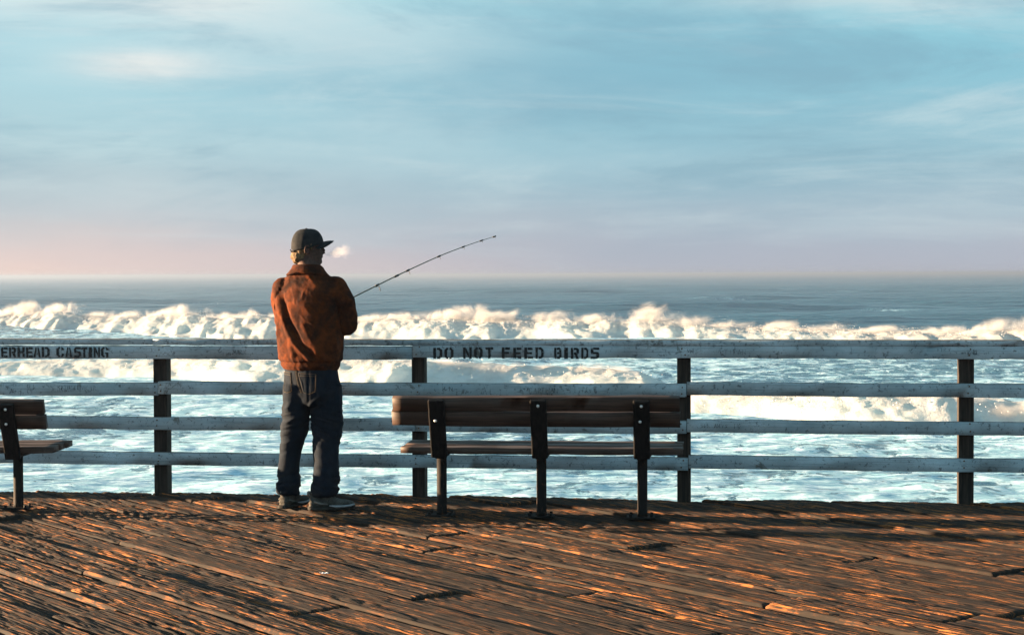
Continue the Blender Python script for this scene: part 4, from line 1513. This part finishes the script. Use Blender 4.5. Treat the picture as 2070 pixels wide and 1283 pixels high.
# sleeves: rings of creases near the elbows
for el_ in (elL, elR):
    de = np.sqrt((x_ - el_.x) ** 2 + (y_ - el_.y) ** 2 + (z_ - el_.z) ** 2)
    disp += 0.007 * np.sin(de * 95) * np.exp(-(de / 0.10) ** 2)
# seams: yoke, waistband, armholes
disp -= 0.0035 * np.exp(-((z_ - 1.437 + 0.02 * x_) / 0.005) ** 2) * back
disp -= 0.0060 * np.exp(-((z_ - 0.926) / 0.006) ** 2)
disp += 0.004 * np.exp(-((z_ - 0.902) / 0.010) ** 2)
set_co(me, co + no * disp[:, None])
jacket = link('jacket', me, m_suede, man)
# collar: a turned-down band
V = []
prof = [(0.074, 1.490), (0.075, 1.515), (0.077, 1.531), (0.083, 1.536), (0.090, 1.530), (0.100, 1.512), (0.112, 1.496), (0.119, 1.488), (0.112, 1.483), (0.094, 1.484)]
ncol = 44
for i in range(ncol):
    th = 2 * math.pi * i / ncol
    fr = max(0.0, math.cos(th))                       # 0 at back, 1 in front
    for (r_, zc_) in prof:
        rr_ = r_ * (1 + 0.10 * fr) * (1 + 0.03 * float(vnoise(np.array([th * 2.2]), np.array([zc_ * 30]), seed=9)[0]))
        low_ = max(0.0, 1.518 - zc_) / 0.035
        rr_ *= 1 + 0.16 * low_ * abs(math.sin(th))
        c_ = Vector((-0.030, 0.004, zc_ - 0.030 * fr - 0.020 * low_ * abs(math.sin(th)))) + rv * (math.sin(th) * rr_ * 1.06) + fv * (math.cos(th) * rr_)
        V.append(tuple(c_))
npf = len(prof)
q = [(i * npf + k, i * npf + (k + 1) % npf, ((i + 1) % ncol) * npf + (k + 1) % npf, ((i + 1) % ncol) * npf + k) for i in range(ncol) for k in range(npf)]
link('collar', mesh_np('collar', np.array(V), q), m_suede, jacket)

# jeans
bm = bmesh.new()
bm_loft(bm, [(Vector((-0.013, 0, 0.93)), .166, .118, rv, fv, 2.2), (Vector((-0.012, 0, 0.87)), .176, .126, rv, fv, 2.2), (Vector((-0.008, -0.004, 0.80)), .184, .134, rv, fv, 2.2), (Vector((-0.008, -0.004, 0.73)), .184, .132, rv, fv, 2.2), (Vector((-0.012, 0, 0.66)), .165, .11, rv, fv, 2.2)], 40)
def leg_loft(rows):
    bm_loft(bm, [(Vector((cx, cy, z_)), a, b, Vector((1, 0, 0)), Vector((0, 1, 0)), 2.2) for (z_, cx, cy, a, b) in rows], 28)
leg_loft([(0.78, -0.102, 0.0, .088, .115), (0.70, -0.103, 0.005, .090, .112), (0.60, -0.108, 0.015, .085, .103), (0.50, -0.122, 0.03, .079, .095), (0.40, -0.140, 0.035, .071, .088), (0.30, -0.153, 0.03, .065, .082), (0.22, -0.163, 0.02, .063, .08), (0.15, -0.163, 0.01, .068, .083), (0.105, -0.163, 0.005, .070, .083), (0.088, -0.162, 0.005, .066, .078)])
leg_loft([(0.78, 0.083, -0.012, .096, .115), (0.70, 0.085, -0.010, .099, .112), (0.60, 0.083, -0.005, .097, .104), (0.50, 0.083, -0.005, .090, .096), (0.40, 0.082, -0.018, .083, .090), (0.30, 0.083, -0.04, .077, .086), (0.22, 0.086, -0.065, .074, .084), (0.16, 0.086, -0.08, .078, .084), (0.11, 0.076, -0.09, .077, .082), (0.093, 0.070, -0.092, .070, .076)])
me = remeshed(bm, 0.0055, 4, 'jeans')
co, no = co_no(me)
x_, y_, z_ = co[:, 0], co[:, 1], co[:, 2]
disp = 0.009 * fbm(x_ * 8, y_ * 8, z_ * 6, 4, 81)
kn = np.exp(-((z_ - 0.52) / 0.13) ** 2)
an = np.exp(-((z_ - 0.16) / 0.09) ** 2)
slant = z_ + 0.35 * np.where(x_ < -0.02, -(x_ + 0.1), x_ - 0.08)
disp += kn * 0.013 * (1 - 2 * np.abs(fbm(x_ * 4, y_ * 4, slant * 22, 3, 82)))
disp += an * 0.015 * (1 - 2 * np.abs(fbm(x_ * 5, y_ * 5, slant * 26, 3, 83)))
# drag lines from the crotch
for (ax_, az_, bx_, bz_, amp_, wd_) in ((-0.01, 0.66, 0.06, 0.72, 0.010, 0.012), (0.0, 0.60, 0.05, 0.66, 0.009, 0.011), (-0.15, 0.555, -0.09, 0.58, 0.010, 0.009), (-0.16, 0.63, -0.13, 0.67, 0.008, 0.016)):
    d_ = np.array([bx_ - ax_, bz_ - az_])
    L_ = np.hypot(*d_)
    d_ /= L_
    tt = (x_ - ax_) * d_[0] + (z_ - az_) * d_[1]
    pp = (x_ - ax_) * -d_[1] + (z_ - az_) * d_[0]
    disp += sstep(-no[:, 1], 0, .4) * amp_ * np.exp(-(pp / wd_) ** 2) * sstep(tt, -0.03, 0.02) * (1 - sstep(tt, L_ - 0.02, L_ + 0.03))
disp -= 0.004 * np.exp(-((x_ + 0.012) / 0.006) ** 2) * sstep(z_, 0.66, 0.70) * sstep(-no[:, 1], 0.2, 0.5)
set_co(me, co + no * disp[:, None])
jeans = link('jeans', me, m_denim, man)
bpy.context.view_layer.update()
bmj = bmesh.new()
bmj.from_mesh(me)
tree = BVHTree.FromBMesh(bmj)


def on_back(x, z, lift):
    hit = tree.ray_cast(Vector((x, -1.0, z)), Vector((0, 1, 0)))
    if hit[0] is None:
        return Vector((x, -0.12, z))
    return hit[0] + hit[1] * lift


def ribbon(name, pts, wd, mat, parent, lift=0.0035):
    """thread of stitching lying on the cloth"""
    dense = []
    for a, b in zip(pts[:-1], pts[1:]):
        n_ = max(2, int(math.hypot(b[0] - a[0], b[1] - a[1]) / 0.006))
        dense += [(a[0] + (b[0] - a[0]) * k / n_, a[1] + (b[1] - a[1]) * k / n_) for k in range(n_)]
    dense.append(pts[-1])
    bm = bmesh.new()
    bm_tube(bm, [on_back(px_, pz_, lift * 0.5) for px_, pz_ in dense], wd, 6)
    return from_bm(name, bm, mat, parent)


def pocket(pts_tl, pts_tr, pts_br, pts_bm, pts_bl):
    bm = bmesh.new()
    nI = 12
    rows = []
    for j in range(nI + 1):
        f_ = j / nI
        row = []
        for i in range(nI + 1):
            g_ = i / nI
            xl, zl = pts_tl[0] + (pts_bl[0] - pts_tl[0]) * f_, pts_tl[1] + (pts_bl[1] - pts_tl[1]) * f_
            xr, zr = pts_tr[0] + (pts_br[0] - pts_tr[0]) * f_, pts_tr[1] + (pts_br[1] - pts_tr[1]) * f_
            xx, zz = xl + (xr - xl) * g_, zl + (zr - zl) * g_
            zz += (pts_bm[1] - (pts_bl[1] + pts_br[1]) / 2) * f_ * (1 - abs(2 * g_ - 1))
            row.append(bm.verts.new(on_back(xx, zz, 0.003)))
        rows.append(row)
    for j in range(nI):
        for i in range(nI):
            bm.faces.new((rows[j][i], rows[j][i + 1], rows[j + 1][i + 1], rows[j + 1][i]))
    o = from_bm('back_pocket', bm, m_denim, jeans, True)
    md = o.modifiers.new('thick', 'SOLIDIFY')
    md.thickness = 0.002
    out_ = [pts_tl, pts_tr, pts_br, pts_bm, pts_bl, pts_tl]
    ribbon('stitching', out_, 0.0011, m_stitch, o, 0.010)
    tl, tr = pts_tl, pts_tr
    ribbon('stitching', [(tl[0], tl[1] - .014), (tr[0], tr[1] - .014)], 0.0010, m_stitch, o, 0.010)


pocket((-0.175, 0.862), (-0.130, 0.858), (-0.122, 0.745), (-0.150, 0.735), (-0.172, 0.74))
pocket((-0.078, 0.856), (0.035, 0.852), (0.030, 0.745), (-0.012, 0.728), (-0.045, 0.74))
ribbon('stitching', [(-0.100, 0.885), (-0.085, 0.80), (-0.062, 0.735)], 0.0012, m_stitch, jeans)
ribbon('stitching', [(-0.094, 0.885), (-0.079, 0.80), (-0.056, 0.735)], 0.0010, m_stitch, jeans)
bmj.free()


# trainers
def shoe(ankle, yaw_deg, flip):
    a_ = R(yaw_deg)
    f_ = Vector((math.sin(a_), math.cos(a_), 0))
    r_ = Vector((math.cos(a_), -math.sin(a_), 0))
    o0 = Vector((ankle.x, ankle.y, 0)) - f_ * 0.075
    def P(l, s, z):
        return o0 + f_ * l + r_ * s + ZV * z
    root = None
    bm = bmesh.new()
    rows = [(-.004, .020, .028, .050), (.006, .030, .050, .066), (.03, .036, .066, .052), (.06, .037, .072, .044), (.09, .038, .070, .044), (.12, .040, .062, .040), (.16, .046, .048, .034), (.20, .048, .038, .028), (.235, .044, .031, .022), (.262, .034, .026, .016), (.274, .018, .022, .010)]
    bm_loft(bm, [(P(l, -0.004 * flip * (l > .1), 0.018 + h * 0.62), wd, h * 0.62, r_, ZV, 2.4) for (l, wd, h, _) in rows], 24)
    # padded ankle collar and tongue
    bm_loft(bm, [(P(.055, 0, .06), .037, .054, r_, f_), (P(.052, 0, .090), .036, .052, r_, f_), (P(.050, 0, .112), .040, .056, r_, f_), (P(.050, 0, .120), .034, .050, r_, f_)], 24)
    bm_loft(bm, [(P(.12, 0, .085), .026, .010, r_, (f_ + ZV)), (P(.105, 0, .115), .024, .008, r_, (f_ + ZV)), (P(.095, 0, .125), .018, .006, r_, (f_ + ZV))], 14)
    me = remeshed(bm, 0.0045, 3, 'shoe')
    co, no = co_no(me)
    ll = (co[:, 0] - o0.x) * f_.x + (co[:, 1] - o0.y) * f_.y
    # ribbed heel counter and stitched panels
    d_ = 0.0028 * np.sin(co[:, 2] * 300) * (1 - sstep(ll, 0.01, 0.05)) + 0.0018 * np.sign(np.sin(ll * 70 + co[:, 2] * 60)) * sstep(ll, .05, .08)
    set_co(me, co + no * d_[:, None])
    sh = link('shoe', me, m_shoe, man)
    # sole with a lifted toe, white midsole wedge
    bm = bmesh.new()
    bm_loft(bm, [(P(l, 0, z_), wd, h_, r_, ZV, 4.0) for (l, wd, z_, h_) in ((-.012, .022, .016, .012), (0, .034, .013, .012), (.03, .040, .012, .012), (.09, .040, .012, .012), (.16, .049, .012, .012), (.22, .049, .013, .011), (.26, .039, .016, .010), (.282, .020, .021, .008))], 20)
    from_bm('sole', bm, m_sole, sh, True)
    for s in (-1, 1):
        bm = bmesh.new()
        pts0 = [(.115, .0435, .032), (.16, .0515, .026), (.21, .0515, .026), (.25, .0440, .029), (.276, .027, .034)]
        bm_tube(bm, [P(l, wd * s, z_) for l, wd, z_ in pts0], [.003, .0075, .0065, .0065, .004], 8)
        from_bm('midsole', bm, m_midsole, sh, True)
        bm = bmesh.new()
        bm_tube(bm, [P(.020, .0385 * s, .060), P(.06, .0405 * s, .045), (P(.105, .0425 * s, .040))], [.004, .006, .004], 8)
        from_bm('overlay', bm, m_shoe2, sh, True)
    for k in range(4):
        bm = bmesh.new()
        l_ = .115 + .018 * k
        z_ = .104 - .012 * k
        bm_tube(bm, [P(l_, -.028, z_ - .012), P(l_ + .004, 0, z_ + .002), P(l_, .028, z_ - .012)], .003, 6)
        from_bm('lace', bm, m_shoe2, sh, True)
    bm = bmesh.new()
    bm_ell(bm, P(-.006, 0.0, .108), (.013, .008, .016), None, 10)
    from_bm('heel_tab', bm, m_shoe2, sh, True)


shoe(Vector((-0.160, 0.005, 0)), 24, -1)
shoe(Vector((0.062, -0.105, 0)), 76, 1)

# ------------------------------------------------------------------ fishing rod
rod = empty('fishing_rod', rod_pts[0])
tag(rod, 'thin grey fishing rod with ring guides held out over the railing', 'fishing rod')
RO = rod_pts[0]
pl = [p_ - RO for p_ in rod_pts]


def catmull(pts, n=8):
    out_ = []
    for i in range(len(pts) - 1):
        p0, p1, p2, p3 = pts[max(i - 1, 0)], pts[i], pts[i + 1], pts[min(i + 2, len(pts) - 1)]
        for k in range(n):
            t_ = k / n
            out_.append(0.5 * ((2 * p1) + (p2 - p0) * t_ + (2 * p0 - 5 * p1 + 4 * p2 - p3) * t_ * t_ + (3 * p1 - p0 - 3 * p2 + p3) * t_ ** 3))
    out_.append(pts[-1])
    return out_


cp = catmull(pl)
nrad = [0.0052 * (1 - i / (len(cp) - 1)) ** 0.9 + 0.0016 for i in range(len(cp))]
bm = bmesh.new()
bm_tube(bm, cp, nrad, 10)
from_bm('blank', bm, m_rod, rod, True)
bdir = (pl[1] - pl[0]).normalized()
bm = bmesh.new()
bm_tube(bm, [pl[0] - bdir * 0.26, pl[0] - bdir * 0.255, pl[0] - bdir * 0.02, pl[0] + bdir * 0.16, pl[0] + bdir * 0.17], [0.010, 0.0125, 0.0115, 0.0105, 0.0075], 14)
from_bm('grip', bm, m_cork, rod, True)
side = bdir.cross(ZV).normalized()
down = side.cross(bdir).normalized()
if down.z > 0:
    down = -down
# spinning reel hanging under the grip
rc = pl[0] + bdir * 0.115 + down * 0.075
bm = bmesh.new()
bm_tube(bm, [pl[0] + bdir * 0.115 + down * 0.008, rc], [0.006, 0.008], 10)
bm_tube(bm, [rc - bdir * 0.030, rc - bdir * 0.02, rc + bdir * 0.012], [0.012, 0.020, 0.018], 16)
bm_tube(bm, [pl[0] + bdir * 0.075 + down * 0.011, pl[0] + bdir * 0.155 + down * 0.011], [0.004, 0.004], 8)
reel = from_bm('reel', bm, m_black, rod, True)
bm = bmesh.new()
bm_tube(bm, [rc + bdir * 0.012, rc + bdir * 0.016, rc + bdir * 0.030, rc + bdir * 0.044, rc + bdir * 0.048], [0.021, 0.022, 0.017, 0.021, 0.020], 18)
from_bm('spool', bm, m_rod, reel, True)
bm = bmesh.new()
bm_tube(bm, [rc - bdir * 0.01, rc - bdir * 0.01 - side * 0.035, rc - bdir * 0.01 - side * 0.038 + down * 0.045, rc - bdir * 0.01 - side * 0.055 + down * 0.047], [0.004, 0.0035, 0.0035, 0.007], 8)
from_bm('crank', bm, m_black, reel, True)


def rod_at_px(px_):
    for i in range(len(ROD_PX) - 1):
        if ROD_PX[i][0] <= px_ <= ROD_PX[i + 1][0]:
            t_ = (px_ - ROD_PX[i][0]) / (ROD_PX[i + 1][0] - ROD_PX[i][0])
            a, b = pl[i], pl[i + 1]
            return a.lerp(b, t_), (b - a).normalized()
    return pl[-1], (pl[-1] - pl[-2]).normalized()


for (gx, gr_, arm) in ((763, 0.0150, 0.018), (825, 0.0105, 0.014), (888, 0.0072, 0.011), (937, 0.0050, 0.009), (974, 0.0045, 0.007), (1000, 0.0045, 0.005)):
    c_, d_ = rod_at_px(gx)
    sd_ = d_.cross(ZV).normalized()
    dn = sd_.cross(d_).normalized()
    if dn.z > 0:
        dn = -dn
    dn = (dn + d_ * 0.45).normalized()
    bm = bmesh.new()
    bm_tube(bm, [c_ - d_ * 0.016, c_ + d_ * 0.014], [0.0082 * (0.5 + 0.5 * gr_ / .015)] * 2, 10)
    rc_ = c_ + dn * (arm + gr_)
    nrm = (d_ * 0.75 + sd_ * 0.62).normalized()
    bm_tube(bm, [c_ + dn * 0.004, c_ + dn * arm], 0.0016, 6)
    e1 = nrm.cross(dn).normalized()
    e2 = nrm.cross(e1).normalized()
    ringp = [rc_ + (e1 * math.cos(k * 2 * math.pi / 16) + e2 * math.sin(k * 2 * math.pi / 16)) * gr_ for k in range(17)]
    bm_tube(bm, ringp, max(0.0018, gr_ * 0.16), 6, False)
    from_bm('line_guide', bm, m_black, rod, True)
c_, d_ = rod_at_px(802)
bm = bmesh.new()
bm_tube(bm, [c_ - d_ * 0.018, c_ + d_ * 0.018], 0.0075, 10)
from_bm('ferrule', bm, m_black, rod, True)

# ------------------------------------------------------------------ breath in the cold air
m_breath = bpy.data.materials.new('breath_vapour')
m_breath.use_nodes = True
t = NT(m_breath.node_tree)
t.n.clear()
out = t.new('ShaderNodeOutputMaterial')
vol = t.new('ShaderNodeVolumePrincipled')
oc = objco(t)
sp = t.new('ShaderNodeSeparateXYZ')
t.put(sp.inputs[0], oc)
# puff axis is local x from 0 (mouth) to 0.16
ax01 = t.math('DIVIDE', sp.outputs[0], 0.17)
rad_ = t.math('SQRT', t.math('ADD', t.math('POWER', sp.outputs[1], 2.0), t.math('POWER', sp.outputs[2], 2.0)))
rn = t.math('DIVIDE', rad_, t.math('ADD', 0.014, t.math('MULTIPLY', ax01, 0.045)))
nz = t.noise(oc, 26, 5, 0.65, 0.4)
fall = t.math('SUBTRACT', t.math('SUBTRACT', 1.0, rn), t.math('MULTIPLY', t.math('SUBTRACT', 0.55, nz), 1.9))
fall = t.math('MULTIPLY', t.ss(fall, 0.0, 0.55), t.math('MULTIPLY', t.ss(ax01, -0.02, 0.05), t.ss(ax01, 1.0, 0.45)))
t.put(vol.inputs['Density'], t.math('MULTIPLY', fall, t.math('SUBTRACT', 11.0, t.math('MULTIPLY', ax01, 8.5))))
vol.inputs['Color'].default_value = (0.97, 0.97, 0.97, 1)
vol.inputs['Anisotropy'].default_value = 0.2
t.l.new(vol.outputs[0], out.inputs['Volume'])
bm = bmesh.new()
bm_loft(bm, [((-0.005, 0, 0), .012, .012, (0, 1, 0), (0, 0, 1)), ((0.05, 0, 0), .038, .038, (0, 1, 0), (0, 0, 1)), ((0.11, 0, 0.0), .056, .056, (0, 1, 0), (0, 0, 1)), ((0.155, 0, 0.0), .060, .060, (0, 1, 0), (0, 0, 1)), ((0.178, 0, 0.0), .03, .03, (0, 1, 0), (0, 0, 1))], 20)
me = remeshed(bm, 0.006, 3, 'breath')
br_ = link('breath', me, m_breath)
mouth = Vector((PX0, PY0, 0)) + H(0, 0.103, -0.047)
br_.location = mouth
bd = Vector((0.135, 0.105, 0.026)).normalized()
br_.scale = (1.25, 1.05, 1.05)
br_.rotation_euler = bd.to_track_quat('X', 'Z').to_euler()
tag(br_, 'small white puff of breath drifting from the mouth of the fisherman', 'breath', kind='stuff')

# a scrap of litter on the planks
bm = bmesh.new()
lr = random.Random(3)
nL = 10
rows = []
for j in range(5):
    rows.append([bm.verts.new((-0.045 + 0.09 * i / nL, -0.03 + 0.06 * j / 4 + lr.uniform(-.006, .006), 0.006 + 0.012 * abs(math.sin(i * 1.1 + j * 1.7)) + lr.uniform(0, .004))) for i in range(nL + 1)])
for j in range(4):
    for i in range(nL):
        if (i, j) in ((0, 0), (nL - 1, 3), (0, 3)):
            continue
        bm.faces.new((rows[j][i], rows[j][i + 1], rows[j + 1][i + 1], rows[j + 1][i]))
lo = from_bm('paper_scrap', bm, m_paper)
lo.location = (-0.93, 8.24, 0.0)
lo.scale = (0.55, 0.5, 0.35)
md = lo.modifiers.new('thick', 'SOLIDIFY')
md.thickness = 0.0008
tag(lo, 'small crumpled scrap of white paper on the sunlit planks in front of the bench', 'litter')

# ------------------------------------------------------------------ sea air
m_haze = bpy.data.materials.new('sea_haze')
m_haze.use_nodes = True
t = NT(m_haze.node_tree)
t.n.clear()
out = t.new('ShaderNodeOutputMaterial')
vol = t.new('ShaderNodeVolumePrincipled')
vol.inputs['Color'].default_value = (0.215, 0.285, 0.40, 1)
vol.inputs['Density'].default_value = 0.00050
vol.inputs['Anisotropy'].default_value = 0.45
t.l.new(vol.outputs[0], out.inputs['Volume'])
bm = bmesh.new()
bm_box(bm, (0, 8000, (WATER - 4 + 2.9) / 2), (8200, 8200, (2.9 - (WATER - 4)) / 2))
hz_o = from_bm('haze', bm, m_haze)
tag(hz_o, kind='stuff')
